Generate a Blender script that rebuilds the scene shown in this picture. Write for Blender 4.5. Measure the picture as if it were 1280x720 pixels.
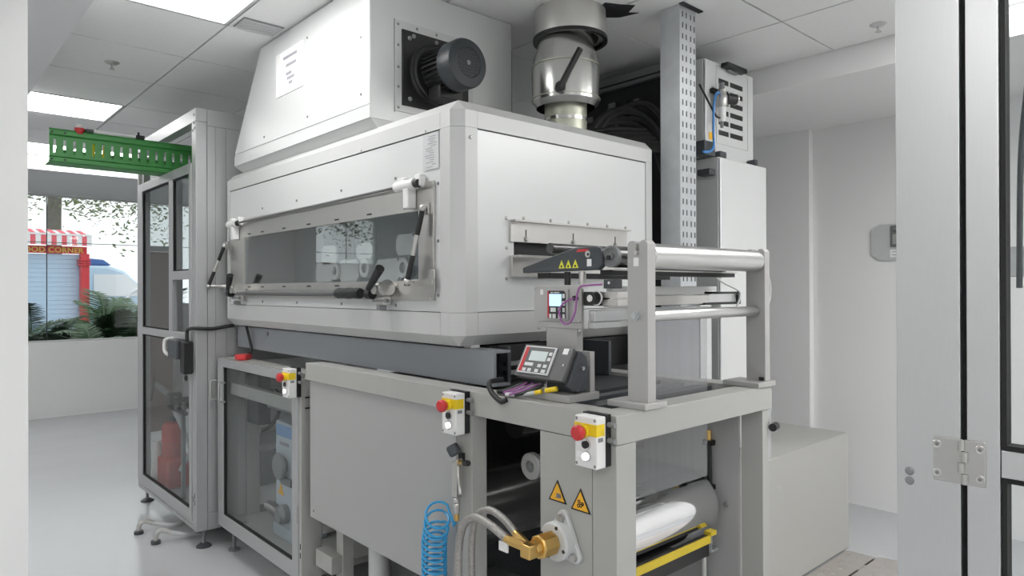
import bpy, bmesh, math, random
from mathutils import Vector, Matrix
random.seed(7)
for o in list(bpy.data.objects): bpy.data.objects.remove(o)
S = bpy.context.scene
COL = S.collection
# ------------------------------------------------------------------ camera, world, exposure
cd = bpy.data.cameras.new('camera'); cam = bpy.data.objects.new('camera', cd); COL.objects.link(cam)
cd.sensor_width = 36.0; cd.sensor_fit = 'HORIZONTAL'; cd.lens = 854.35/1280*36; cd.clip_start = .02; cd.clip_end = 300
_y, _p, _r = math.radians(47.8367), math.radians(.13115), math.radians(-.18036)
_d = Vector((math.cos(_y)*math.cos(_p), math.sin(_y)*math.cos(_p), math.sin(_p)))
_rt = Vector((math.sin(_y), -math.cos(_y), 0)); _up = _rt.cross(_d)
_r2 = _rt*math.cos(_r)+_up*math.sin(_r); _u2 = -_rt*math.sin(_r)+_up*math.cos(_r)
M4 = Matrix((_r2, _u2, -_d)).transposed().to_4x4(); M4.translation = (0, 0, 1.45)
cam.matrix_world = M4; S.camera = cam
W = bpy.data.worlds.new('sky'); S.world = W; W.use_nodes = True
W.node_tree.nodes['Background'].inputs[0].default_value = (.95, .98, 1, 1)
W.node_tree.nodes['Background'].inputs[1].default_value = 1.7
S.view_settings.view_transform = 'Standard'; S.view_settings.look = 'None'
S.view_settings.gamma = 1; S.view_settings.exposure = 0.0
LAMP = 9.0          # radiance of the ceiling light panels

# ------------------------------------------------------------------ materials
MATS = {}
def mat(name, col, rough=.5, metal=0, noise=0, nscale=8, bump=0, bscale=60, emit=0, stretch=None, spec=.5, coat=0):
    m = bpy.data.materials.new(name); m.use_nodes = True; nt = m.node_tree; b = nt.nodes['Principled BSDF']
    c = (*col, 1); b.inputs['Base Color'].default_value = c
    b.inputs['Roughness'].default_value = rough; b.inputs['Metallic'].default_value = metal
    b.inputs['Specular IOR Level'].default_value = spec; b.inputs['Coat Weight'].default_value = coat
    if emit: b.inputs['Emission Color'].default_value = c; b.inputs['Emission Strength'].default_value = emit
    if noise or bump:
        tc = nt.nodes.new('ShaderNodeTexCoord'); mp = nt.nodes.new('ShaderNodeMapping')
        nt.links.new(tc.outputs['Object'], mp.inputs[0])
        if stretch: mp.inputs['Scale'].default_value = stretch
    if noise:
        n = nt.nodes.new('ShaderNodeTexNoise'); n.inputs['Scale'].default_value = nscale; n.inputs['Detail'].default_value = 4
        nt.links.new(mp.outputs[0], n.inputs['Vector'])
        mx = nt.nodes.new('ShaderNodeMix'); mx.data_type = 'RGBA'
        mx.inputs[6].default_value = (*[x*(1-noise) for x in col], 1); mx.inputs[7].default_value = (*[min(1, x*(1+noise)) for x in col], 1)
        nt.links.new(n.outputs['Fac'], mx.inputs[0]); nt.links.new(mx.outputs[2], b.inputs['Base Color'])
        rr = nt.nodes.new('ShaderNodeMapRange'); rr.inputs[3].default_value = max(.02, rough-.06); rr.inputs[4].default_value = min(1, rough+.06)
        nt.links.new(n.outputs['Fac'], rr.inputs[0]); nt.links.new(rr.outputs[0], b.inputs['Roughness'])
    if bump:
        n2 = nt.nodes.new('ShaderNodeTexNoise'); n2.inputs['Scale'].default_value = bscale; n2.inputs['Detail'].default_value = 3
        nt.links.new(mp.outputs[0], n2.inputs['Vector'])
        bp = nt.nodes.new('ShaderNodeBump'); bp.inputs['Strength'].default_value = bump; bp.inputs['Distance'].default_value = .002
        nt.links.new(n2.outputs['Fac'], bp.inputs['Height']); nt.links.new(bp.outputs[0], b.inputs['Normal'])
    MATS[name] = m; return m
def glass(name, tint=(.93, .95, .95), refl=1.0, film=0.0):
    m = bpy.data.materials.new(name); m.use_nodes = True; nt = m.node_tree; nt.nodes.clear()
    out = nt.nodes.new('ShaderNodeOutputMaterial'); tr = nt.nodes.new('ShaderNodeBsdfTransparent'); tr.inputs[0].default_value = (*tint, 1)
    gl = nt.nodes.new('ShaderNodeBsdfGlossy'); gl.inputs['Roughness'].default_value = .015
    fr = nt.nodes.new('ShaderNodeLayerWeight')                     # Schlick reflectance, the same on both faces of a pane
    pw = nt.nodes.new('ShaderNodeMath'); pw.operation = 'POWER'; pw.inputs[1].default_value = 5
    sc_ = nt.nodes.new('ShaderNodeMath'); sc_.operation = 'MULTIPLY_ADD'; sc_.inputs[1].default_value = .96; sc_.inputs[2].default_value = .04
    nt.links.new(fr.outputs['Facing'], pw.inputs[0]); nt.links.new(pw.outputs[0], sc_.inputs[0])
    ml = nt.nodes.new('ShaderNodeMath'); ml.operation = 'MULTIPLY'; ml.inputs[1].default_value = refl; ml.use_clamp = True
    mx = nt.nodes.new('ShaderNodeMixShader')
    nt.links.new(sc_.outputs[0], ml.inputs[0]); nt.links.new(ml.outputs[0], mx.inputs[0])
    nt.links.new(tr.outputs[0], mx.inputs[1]); nt.links.new(gl.outputs[0], mx.inputs[2])
    src = mx
    if film:
        df = nt.nodes.new('ShaderNodeBsdfDiffuse'); df.inputs[0].default_value = (.40, .40, .41, 1)
        m2 = nt.nodes.new('ShaderNodeMixShader'); m2.inputs[0].default_value = film
        nt.links.new(mx.outputs[0], m2.inputs[1]); nt.links.new(df.outputs[0], m2.inputs[2]); src = m2
        tc = nt.nodes.new('ShaderNodeTexCoord'); mp = nt.nodes.new('ShaderNodeMapping'); mp.inputs['Scale'].default_value = (60, 60, .4); ns = nt.nodes.new('ShaderNodeTexNoise'); ns.inputs['Scale'].default_value = 1
        mr = nt.nodes.new('ShaderNodeMapRange'); mr.inputs[1].default_value = .3; mr.inputs[2].default_value = .7; mr.inputs[3].default_value = film*.8; mr.inputs[4].default_value = film*1.25     # streaks along the web
        nt.links.new(tc.outputs['Object'], mp.inputs[0]); nt.links.new(mp.outputs[0], ns.inputs['Vector']); nt.links.new(ns.outputs['Fac'], mr.inputs[0]); nt.links.new(mr.outputs[0], m2.inputs[0])
    nt.links.new(src.outputs[0], out.inputs[0]); MATS[name] = m; return m

mat('wall_paint', (.87, .87, .865), .75, bump=.15, bscale=90)
mat('beam_paint', (.74, .74, .75), .8, bump=.15, bscale=90)
mat('ceiling_board', (.87, .87, .865), .9, noise=.03, nscale=40, bump=.5, bscale=220)
mat('ceiling_gap', (.05, .05, .05), .9)
mat('floor_epoxy', (.53, .54, .555), .16, noise=.05, nscale=1.6, spec=.5)
mat('white_panel', (.69, .70, .70), .36, .25, bump=.02, bscale=30)
mat('white_frame', (.60, .605, .60), .42, .15)
mat('grey_powder', (.41, .41, .39), .5, noise=.02, nscale=5, bump=.08, bscale=300)
mat('grey_panel', (.40, .40, .395), .45, noise=.02, nscale=3)
mat('dark_seam', (.10, .10, .10), .8)
mat('channel_paint', (.26, .275, .295), .42, noise=.05, nscale=4)
mat('brushed_alu', (.66, .665, .67), .36, 1, noise=.05, nscale=30, stretch=(30, 30, .6))
mat('anodised', (.50, .505, .51), .45, .6, noise=.03, nscale=30, stretch=(20, 20, .5))
mat('stainless', (.60, .59, .57), .32, 1, noise=.05, nscale=14)
mat('plate_alu', (.47, .465, .455), .5, .45, noise=.03, nscale=12)
mat('chrome', (.72, .72, .73), .13, 1)
mat('drum_chrome', (.82, .82, .83), .07, 1)
mat('roller_alu', (.66, .66, .655), .30, 1)
mat('dark_roller', (.10, .10, .10), .22, .6)
mat('galvanised', (.56, .58, .60), .42, .6, noise=.14, nscale=22)
mat('duct_steel', (.62, .62, .60), .22, .95, noise=.10, nscale=7)
mat('duct_foil', (.60, .595, .57), .42, .8, noise=.10, nscale=9, bump=.6, bscale=14)
mat('duct_zinc', (.56, .57, .47), .4, .6, noise=.14, nscale=12)
mat('black', (.012, .012, .013), .45)
mat('black_soft', (.02, .02, .022), .7)
mat('rubber', (.016, .016, .017), .55)
mat('motor_paint', (.030, .036, .042), .40)
mat('dark_grey', (.055, .062, .070), .42)
mat('mid_grey', (.22, .225, .23), .5)
mat('controller_grey', (.12, .12, .122), .45)
mat('pcb_dark', (.03, .032, .035), .6, noise=.4, nscale=30)
mat('red', (.60, .035, .04), .35)
mat('red_dull', (.52, .07, .05), .5)
mat('yellow', (.85, .62, .02), .45)
mat('yellow_tray', (.62, .46, .03), .5, noise=.12, nscale=20)
mat('sign_orange', (.86, .46, .03), .5)
mat('sign_lime', (.72, .72, .05), .5)
mat('green_tray', (.055, .29, .065), .42, noise=.04, nscale=6)
mat('brass', (.70, .46, .16), .30, 1, noise=.10, nscale=30)
mat('blue_hose', (.03, .32, .62), .30)
mat('blue_tube', (.06, .25, .62), .35)
mat('purple', (.34, .11, .34), .45)
mat('white_plastic', (.80, .80, .79), .4)
mat('paper', (.88, .88, .88), .7)
mat('print_grey', (.32, .32, .35), .7)
mat('print_pale', (.62, .63, .68), .7)
mat('print_blue', (.22, .36, .60), .6)
mat('gear_blue', (.50, .56, .62), .45)
mat('key_white', (.72, .74, .74), .4)
mat('label_grey', (.58, .59, .59), .5)
mat('hood_inside', (.62, .66, .67), .5)
mat('hood_plate', (.85, .86, .86), .5)
mat('hood_blue', (.03, .08, .16), .45)
mat('brown_panel', (.34, .25, .23), .6)
mat('screen_blue', (.52, .76, .96), .4, emit=.75)
mat('screen_grey', (.56, .63, .62), .35, emit=.12)
mat('lit_button', (1, 1, 1), .3, emit=2.2)
mat('lamp_panel', (1, .995, .98), .5, emit=LAMP)
mat('checker', (.62, .58, .55), .30, .75, noise=.12, nscale=14)
mat('ground', (.30, .30, .29), .9, noise=.1, nscale=3)
mat('bark', (.22, .20, .17), .9, noise=.3, nscale=8, bump=.6, bscale=20)
mat('leaf_tree', (.17, .20, .09), .6, noise=.3, nscale=2)
mat('palm_leaf', (.022, .055, .022), .45, noise=.35, nscale=3)
mat('palm_leaf_light', (.045, .10, .035), .45, noise=.35, nscale=3)
mat('booth_blue', (.52, .68, .84), .5)
mat('booth_red', (.62, .05, .06), .5)
mat('awning_white', (.85, .84, .85), .7)
mat('awning_red', (.78, .14, .17), .7)
mat('sign_gold', (.75, .55, .12), .5)
mat('van_blue', (.55, .70, .82), .35)
mat('van_roof', (.07, .16, .42), .4)
mat('van_white', (.82, .84, .85), .35)
mat('hinge_steel', (.50, .495, .48), .36, .7)
mat('gasket', (.012, .012, .012), .8)
mat('braid', (.40, .385, .365), .45, .6, noise=.45, nscale=160, bump=.9, bscale=260)
glass('pane_glass', (.92, .935, .935), .7)
glass('window_glass', (.88, .90, .90), .8)
glass('hood_glass', (.90, .92, .92), 2.0)
glass('smoke_glass', (.88, .895, .895), .6)
glass('web_film', (.90, .90, .91), 1.4, film=.13)

# ------------------------------------------------------------------ mesh helpers
class MB:
    def __init__(s): s.b = bmesh.new()
    def poly(s, vs):
        return s.b.faces.new([s.b.verts.new(v) for v in vs])
    def hexa(s, p):
        v = [s.b.verts.new(q) for q in p]
        for f in ((0,3,2,1), (4,5,6,7), (0,1,5,4), (1,2,6,5), (2,3,7,6), (3,0,4,7)): s.b.faces.new([v[i] for i in f])
        return s
    def box(s, x0, x1, y0, y1, z0, z1):
        return s.hexa([(x0,y0,z0), (x1,y0,z0), (x1,y1,z0), (x0,y1,z0), (x0,y0,z1), (x1,y0,z1), (x1,y1,z1), (x0,y1,z1)])
    def prism(s, pts, ax, a0, a1):
        def P(p, a): return (a, p[0], p[1]) if ax == 'X' else ((p[0], a, p[1]) if ax == 'Y' else (p[0], p[1], a))
        A = [s.b.verts.new(P(p, a0)) for p in pts]; B = [s.b.verts.new(P(p, a1)) for p in pts]; n = len(pts)
        s.b.faces.new(A); s.b.faces.new(B[::-1])
        for i in range(n): s.b.faces.new((A[i], B[i], B[(i+1) % n], A[(i+1) % n]))
        return s
    def frame(s, ax, a0, a1, u0, u1, v0, v1, U0, U1, V0, V1):
        """rectangular ring: outer u0..u1 v0..v1, hole U0..U1 V0..V1, thickness a0..a1 along ax"""
        def P(u, v, a): return (a, u, v) if ax == 'X' else ((u, a, v) if ax == 'Y' else (u, v, a))
        o = [(u0,v0), (u1,v0), (u1,v1), (u0,v1)]; h = [(U0,V0), (U1,V0), (U1,V1), (U0,V1)]
        g = [[s.b.verts.new(P(*q, a)) for q in L] for a in (a0, a1) for L in (o, h)]
        for i in range(4):
            j = (i+1) % 4
            s.b.faces.new((g[0][i], g[0][j], g[1][j], g[1][i])); s.b.faces.new((g[2][i], g[3][i], g[3][j], g[2][j]))
            s.b.faces.new((g[0][i], g[2][i], g[2][j], g[0][j])); s.b.faces.new((g[1][i], g[1][j], g[3][j], g[3][i]))
        return s
    def cyl(s, p0, p1, r0, r1=None, n=24, caps=True):
        p0, p1 = Vector(p0), Vector(p1); r1 = r0 if r1 is None else r1
        d = (p1-p0).normalized(); u = d.orthogonal().normalized(); v = d.cross(u)
        R = []
        for p, r in ((p0, r0), (p1, r1)):
            R.append([s.b.verts.new(p+(u*math.cos(2*math.pi*i/n)+v*math.sin(2*math.pi*i/n))*r) for i in range(n)])
        for i in range(n): s.b.faces.new((R[0][i], R[0][(i+1) % n], R[1][(i+1) % n], R[1][i]))
        if caps: s.b.faces.new(R[0][::-1]); s.b.faces.new(R[1])
        return s
    def lathe(s, prof, p0, axis, n=28):
        """prof: (radius, distance along axis)"""
        p0 = Vector(p0); d = Vector(axis).normalized(); u = d.orthogonal().normalized(); v = d.cross(u); R = []
        for r, h in prof:
            if r < 1e-6: R.append([s.b.verts.new(p0+d*h)]*n)
            else: R.append([s.b.verts.new(p0+d*h+(u*math.cos(2*math.pi*i/n)+v*math.sin(2*math.pi*i/n))*r) for i in range(n)])
        for a, b in zip(R, R[1:]):
            for i in range(n):
                q = []
                for w in (a[i], a[(i+1) % n], b[(i+1) % n], b[i]):
                    if w not in q: q.append(w)
                if len(q) > 2: s.b.faces.new(q)
        return s
    def tube(s, pts, r, n=8, sub=0):
        pts = [Vector(p) for p in pts]
        if sub:
            out = []; P = [pts[0]]+pts+[pts[-1]]
            for k in range(1, len(P)-2):
                for t in range(sub):
                    t = t/sub; a, b, c, d = P[k-1], P[k], P[k+1], P[k+2]
                    out.append(.5*((2*b)+(c-a)*t+(2*a-5*b+4*c-d)*t*t+(3*b-a-3*c+d)*t**3))
            pts = out+[pts[-1]]
        R = []; u = None
        for i, p in enumerate(pts):
            d = (pts[min(i+1, len(pts)-1)]-pts[max(i-1, 0)]).normalized()
            if u is None: u = d.orthogonal().normalized()
            u = (u-d*u.dot(d)); u = u.normalized() if u.length > 1e-6 else d.orthogonal().normalized()
            v = d.cross(u); rr = r(i/(len(pts)-1)) if callable(r) else r
            R.append([s.b.verts.new(p+(u*math.cos(2*math.pi*j/n)+v*math.sin(2*math.pi*j/n))*rr) for j in range(n)])
        for a, b in zip(R, R[1:]):
            for j in range(n): s.b.faces.new((a[j], a[(j+1) % n], b[(j+1) % n], b[j]))
        s.b.faces.new(R[0][::-1]); s.b.faces.new(R[-1])
        return s
    def ring(s, p0, p1, ro, ri, n=28):
        return s.lathe([(ri, 0), (ro, 0), (ro, (Vector(p1)-Vector(p0)).length), (ri, (Vector(p1)-Vector(p0)).length), (ri, 0)], p0, Vector(p1)-Vector(p0), n)
    def sphere(s, c, r, n=14, sc=(1, 1, 1)):
        m = Matrix.Translation(c) @ Matrix.Diagonal((*[r*k for k in sc], 1))
        bmesh.ops.create_uvsphere(s.b, u_segments=n, v_segments=n//2+1, radius=1, matrix=m); return s
    def mesh(s, name, m, off=(0, 0, 0), smooth=35):
        bmesh.ops.remove_doubles(s.b, verts=s.b.verts, dist=1e-6)
        bmesh.ops.recalc_face_normals(s.b, faces=s.b.faces)
        bmesh.ops.translate(s.b, verts=s.b.verts, vec=[-k for k in off])
        me = bpy.data.meshes.new(name); s.b.to_mesh(me); s.b.free()
        me.materials.append(MATS[m])
        if smooth:
            for p in me.polygons: p.use_smooth = True
            me.set_sharp_from_angle(angle=math.radians(smooth))
        return me
def thing(name, label, cat, loc=(0, 0, 0), group=None):
    o = bpy.data.objects.new(name, None); COL.objects.link(o); o.location = loc; o.empty_display_size = .05
    o['label'] = label; o['category'] = cat
    if group: o['group'] = group
    return o
def base(o):
    while o.parent: o = o.parent
    return o.location
def part(name, mb, m, parent, label=None, kind=None, bev=0, smooth=35):
    o = bpy.data.objects.new(name, mb.mesh(name, m, base(parent), smooth)); COL.objects.link(o); o.parent = parent
    if label: o['label'] = label
    if kind: o['kind'] = kind
    if bev:
        b = o.modifiers.new('bevel', 'BEVEL'); b.width = bev; b.segments = 2; b.limit_method = 'ANGLE'; b.angle_limit = math.radians(40)
    return o
def single(name, mb, m, label, cat, loc=(0, 0, 0), group=None, bev=0, smooth=35):
    o = bpy.data.objects.new(name, mb.mesh(name, m, loc, smooth)); COL.objects.link(o); o.location = loc
    o['label'] = label; o['category'] = cat
    if group: o['group'] = group
    if bev:
        b = o.modifiers.new('bevel', 'BEVEL'); b.width = bev; b.segments = 2; b.limit_method = 'ANGLE'; b.angle_limit = math.radians(40)
    return o
def struct(name, mb, m, parent=None, bev=0):
    o = bpy.data.objects.new(name, mb.mesh(name, m)); COL.objects.link(o); o['kind'] = 'structure'
    if parent: o.parent = parent
    return o
def B(*a): return MB().box(*a)
def inst(src, parent, loc, name=None):
    """another part sharing src's mesh; loc is the wanted shift from src (world units)"""
    o = src.copy(); COL.objects.link(o); o.parent = parent; o.location = Vector(src.location)+Vector(loc); return o
def copy_tree(o, parent=None, loc=None):
    c = o.copy(); COL.objects.link(c)
    if parent: c.parent = parent
    if loc is not None: c.location = loc
    for ch in list(o.children): copy_tree(ch, c)
    return c
def screws(parent, pts, axis, r=.006, h=.003, m='stainless', name='screw'):
    """one small domed screw head per point, sharing one mesh"""
    src = None; ax = Vector(axis)
    for p in pts:
        if src is None:
            mb = MB().lathe([(0, h), (r*.6, h), (r, h*.4), (r, -.001), (0, -.001)], p, ax, 8); src = part(name, mb, m, parent); p0 = Vector(p)
        else: inst(src, parent, Vector(p)-p0)

# ------------------------------------------------------------------ setting
ZC = 2.70
struct('floor', B(-4, 5.2, -3.5, 9.7, -.12, 0), 'floor_epoxy')
struct('wall_right', B(4.79, 4.95, -3.5, 9.7, 0, 2.95), 'wall_paint')
struct('trim_1', B(4.735, 4.79, 2.14, 2.75, 0, 2.56), 'wall_paint')                 # pilaster on the right wall
struct('wall_back', B(-4, 4.79, -3.65, -3.5, 0, 2.95), 'wall_paint')
struct('wall_left', B(-4.15, -4, -3.5, 9.7, 0, 2.95), 'wall_paint')
struct('wall_front', B(-4, .313, 2.6, 2.78, 0, 2.62), 'wall_paint')                 # near white wall at the left edge
# window wall with two openings
YW = 9.35
wf = MB()
wf.box(-4, 4.79, YW, YW+.18, 0, .86); wf.box(-4, 4.79, YW, YW+.18, 2.56, 2.95)
wf.box(-4, -2.85, YW, YW+.18, .86, 2.56); wf.box(-1.8, .3, YW, YW+.18, .86, 2.56); wf.box(4.3, 4.79, YW, YW+.18, .86, 2.56); wf.box(-2.85, -1.8, YW, YW+.18, .86, 1.84)
struct('wall_window', wf, 'wall_paint')
for n, (x0, x1, zb) in ((1, (.3, 4.3, .86)), (2, (-2.85, -1.8, 1.84))):
    w = struct('window_%d' % n, MB().frame('Y', YW+.05, YW+.09, x0, x1, zb, 2.56, x0+.02, x1-.02, zb+.02, 2.54), 'white_frame')
    k = 4 if n == 1 else 2; st = (x1-x0-.04)/k
    for i in range(k):
        part('pane', B(x0+.02+st*i+.004, x0+.02+st*(i+1)-.004, YW+.064, YW+.07, zb+.02, 2.54), 'window_glass', w)
    for i in range(1, k): part('mullion', B(x0+.02+st*i-.004, x0+.02+st*i+.004, YW+.060, YW+.074, zb+.02, 2.54), 'black', w)
    part('transom', B(x0+.02, x1-.02, YW+.058, YW+.063, 2.006, 2.014), 'mid_grey', w)
# ceiling : slab, beams, tiles, lights
ceil = struct('ceiling', B(-4, 4.79, -3.5, 9.53, ZC+.03, ZC+.25), 'ceiling_gap')
struct('trim_2', B(-.35, .564, -3.5, 7.55, 2.55, ZC+.03), 'beam_paint')            # dropped beam, left
struct('trim_3', B(-4, 4.79, 7.55, YW, 2.565, ZC+.03), 'beam_paint')                # bulkhead over the window
struct('trim_4', B(3.66, 4.79, -3.5, 7.55, 2.56, ZC+.03), 'wall_paint')            # bulkhead along the right wall
xs = [.564, 1.17, 1.785, 2.39, 3.085, 3.66]
ys = [-3.5, -3.0, -2.4, -1.8, -1.2, -.6, 0, .32, .92, 1.52, 2.12, 2.70, 3.29, 3.89, 4.51, 5.17, 5.76, 6.36, 6.95, 7.55]
xs2 = [-4, -3.4, -2.8, -2.2, -1.6, -1.0, -.35]
lights = {}
def lit(i, j, left):
    x, y = (xs2 if left else xs)[i], ys[j]
    if left: return i in (1, 4) and j in (2, 3, 6, 7, 12, 13, 17)
    if i == 0: return j in (0, 1, 4, 5, 10, 11, 15, 18)
    if i == 1: return j in (18,)
    if i == 3: return j in (1, 2, 5, 6)  # unseen panels, added to brighten the right side
    if i == 4: return j in (1, 2, 5, 6, 7)  # more unseen panels, added for light on the right wall
    return False
tile_src = {}
def tile(x0, x1, y0, y1):
    g = .005; k = (round(x1-x0, 3), round(y1-y0, 3))
    if k in tile_src:
        o = tile_src[k].copy(); COL.objects.link(o)
    else:
        mb = B(g, k[0]-g, g, k[1]-g, 0, .022); me = mb.mesh('ceiling_tile', 'ceiling_board')
        o = bpy.data.objects.new('ceiling_tile', me); COL.objects.link(o); tile_src[k] = o
    o.parent = ceil; o.location = (x0, y0, ZC)
runs = []
duct_cells = {(2, 9), (2, 10)}
for left, X in ((False, xs), (True, xs2)):
    for i in range(len(X)-1):
        run = None
        for j in range(len(ys)-1):
            if lit(i, j, left):
                if run and run[3] == ys[j]: run[3] = ys[j+1]
                else: run = [X[i], X[i+1], ys[j], ys[j+1]]; runs.append(run)
            else: tile(X[i], X[i+1], ys[j], ys[j+1])
def light_label(x0, y0):
    if .5 < x0 < .6:
        if 2 < y0 < 2.2: return 'large lit ceiling panel beside the top of the white duct housing'
        if 5 < y0 < 6: return 'lit ceiling panel above the green cable tray, second from the duct'
        if y0 > 6.5: return 'lit ceiling panel against the bulkhead over the window, left one'
    if 1 < x0 < 1.5 and y0 > 6.5: return 'lit ceiling panel against the bulkhead over the window, right one'
    return None
for n, (x0, x1, y0, y1) in enumerate(runs):
    lab = light_label(x0, y0) or 'flat white ceiling panel added for fill light outside the picture, behind the viewer or the left wall'  # panels out of view are added to light the room
    t = thing('ceiling_light', lab, 'ceiling light', (x0, y0, ZC), 'lit panels set in the ceiling grid')
    part('light_frame', MB().frame('Z', ZC-.002, ZC+.025, x0+.005, x1-.005, y0+.005, y1-.005, x0+.02, x1-.02, y0+.02, y1-.02), 'white_frame', t)
    part('diffuser', B(x0+.02, x1-.02, y0+.02, y1-.02, ZC+.006, ZC+.012), 'lamp_panel', t)
# sprinklers
def sprinkler(x, y, lab, down):
    t = thing('sprinkler', lab, 'sprinkler', (x, y, ZC), 'ceiling sprinklers')
    part('rosette', MB().lathe([(0, -.012), (.022, -.012), (.038, -.002), (.038, 0), (0, 0)], (x, y, ZC), (0, 0, 1), 20), 'white_frame' if not down else 'stainless', t)
    part('sprinkler_body', MB().cyl((x, y, ZC-.012), (x, y, ZC-.035), .006, .005, 10), 'stainless', t)
    part('deflector', MB().cyl((x, y, ZC-.035), (x, y, ZC-.038), .014, n=14), 'stainless', t)
sprinkler(.889, 4.237, 'small metal sprinkler on the ceiling tile above the green tray', True)
sprinkler(3.454, 1.228, 'round white sprinkler on the ceiling near the tall aluminium door post', False)
# air grille in the ceiling beside the duct
g = thing('ceiling_grille', 'narrow grey slotted air grille in the ceiling beside the duct housing', 'grille', (1.2, 3.2, ZC))
part('grille_frame', B(1.19, 1.38, 3.13, 3.27, ZC-.004, ZC-.0005), 'mid_grey', g)
for k in range(6): part('slat', B(1.195, 1.375, 3.14+.021*k, 3.152+.021*k, ZC-.008, ZC-.004), 'label_grey', g)
def hull(self, pts):
    vs = [self.b.verts.new(p) for p in pts]; bmesh.ops.convex_hull(self.b, input=vs); 
    bmesh.ops.delete(self.b, geom=[v for v in self.b.verts if not v.link_faces], context='VERTS'); return self
MB.hull = hull
# ------------------------------------------------------------------ drying oven hood
X0, X1, Y0, Y1, C = 1.40, 2.52, 1.82, 3.94, .037
ZB, ZT = 1.256, 2.10
h = thing('oven_hood', 'big white oven hood with chamfered edges and a hinged window, on the grey channel beam', 'oven', (1.9, 2.8, ZB))
part('top_profile', MB().prism([(X0, 2.006), (X0, ZT-C), (X0+C, ZT), (1.49, ZT), (1.49, 2.006)], 'Y', 1.914, Y1), 'white_frame', h)
part('top_profile', MB().prism([(Y0, 2.006), (Y0, ZT-C), (Y0+C, ZT), (1.914, ZT), (1.914, 2.006)], 'X', 1.491, 2.44), 'white_frame', h)
part('bottom_profile', MB().prism([(X0, 1.371), (X0, ZB+C), (X0+C, ZB), (1.49, ZB), (1.49, 1.371)], 'Y', 1.914, Y1), 'white_frame', h)
part('bottom_profile', MB().prism([(Y0, 1.371), (Y0, ZB+C), (Y0+C, ZB), (1.914, ZB), (1.914, 1.371)], 'X', 1.491, 2.44), 'white_frame', h)
R5 = [(X0, 1.913), (X0, Y0+C), (X0+C, Y0), (1.49, Y0), (1.49, 1.913)]
part('corner_profile', MB().prism(R5, 'Z', 1.372, 2.0045), 'white_frame', h)
RR = [(X1-.08, Y0), (X1-C, Y0), (X1, Y0+C), (X1, 1.913), (X1-.08, 1.913)]
part('corner_profile', MB().prism(RR, 'Z', 1.372, 2.0045), 'white_frame', h)
def caps(ring, inner, z0, zc, zt):
    return MB().hull([(x, y, z) for x, y in ring for z in (z0, zc)]+[(x, y, zt) for x, y in inner])
IN = [(X0+C, 1.913), (X0+C, Y0+C), (1.49, Y0+C), (1.49, 1.913)]; INR = [(X1-.08, Y0+C), (X1-C, Y0+C), (X1-C, 1.913), (X1-.08, 1.913)]
for ring, inner in ((R5, IN), (RR, INR)):
    part('corner_cap', caps(ring, inner, 2.0055, ZT-C, ZT), 'white_frame', h)
    part('corner_cap', caps(ring, inner, 1.371, ZB+C, ZB), 'white_frame', h)
part('end_trim', B(X0, X0+.05, 3.905, Y1, 1.3715, 2.0055), 'white_frame', h)
part('side_panel', MB().frame('X', X0+.003, X0+.02, 1.9155, 3.902, 1.3735, 2.001, 1.96, 3.85, 1.43, 1.815), 'white_panel', h)
part('end_panel', MB().frame('Y', Y0+.003, Y0+.02, 1.4925, 2.438, 1.3735, 2.001, 1.66, 2.28, 1.57, 1.625), 'white_panel', h)
part('seam', B(X0+.008, X0+.03, 1.9145, 3.9045, 2.001, 2.006), 'dark_seam', h)
part('seam', B(1.4915, 2.439, Y0+.008, Y0+.03, 2.001, 2.006), 'dark_seam', h)
part('roof_panel', B(1.49, 2.48, 1.914, Y1, ZT-.02, ZT-.001), 'white_panel', h)
part('floor_panel', B(1.49, 2.44, 1.914, Y1, ZB, ZB+.02), 'white_frame', h)
part('far_panel', B(2.44, 2.52, 1.914, Y1, ZB, ZT-.02), 'white_panel', h)
part('back_panel', B(1.49, 2.44, Y1-.03, Y1, ZB+.02, ZT-.02), 'white_panel', h)
# inside
part('liner', B(1.78, 1.80, 1.95, 3.90, 1.28, 2.07), 'hood_inside', h)
part('liner_floor', B(1.425, 1.78, 1.95, 3.90, 1.40, 1.415), 'hood_inside', h)
part('liner_end', B(1.425, 1.78, 1.93, 1.945, 1.40, 2.0), 'hood_blue', h)
part('divider', B(1.60, 1.775, 3.18, 3.20, 1.42, 2.0), 'hood_inside', h)
for y, z, w, hh in ((2.355, 1.635, .135, .085), (2.68, 1.622, .14, .072), (3.01, 1.618, .15, .09), (2.49, 1.532, .185, .098), (2.82, 1.54, .18, .10), (3.06, 1.538, .17, .096)):
    c = .02
    part('bearing_plate', MB().prism([(y-w/2+c, z-hh/2), (y+w/2-c, z-hh/2), (y+w/2, z-hh/2+c), (y+w/2, z+hh/2-c), (y+w/2-c, z+hh/2), (y-w/2+c, z+hh/2), (y-w/2, z+hh/2-c), (y-w/2, z-hh/2+c)], 'X', 1.545, 1.555), 'hood_plate', h)
for y, z in ((2.352, 1.54), (2.656, 1.547), (2.93, 1.54)): part('bearing_ring', MB().ring((1.530, y, z), (1.544, y, z), .042, .022), 'paper', h)
part('blue_strip', B(1.50, 1.70, 2.06, 2.20, 1.4155, 1.80), 'hood_blue', h)
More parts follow.
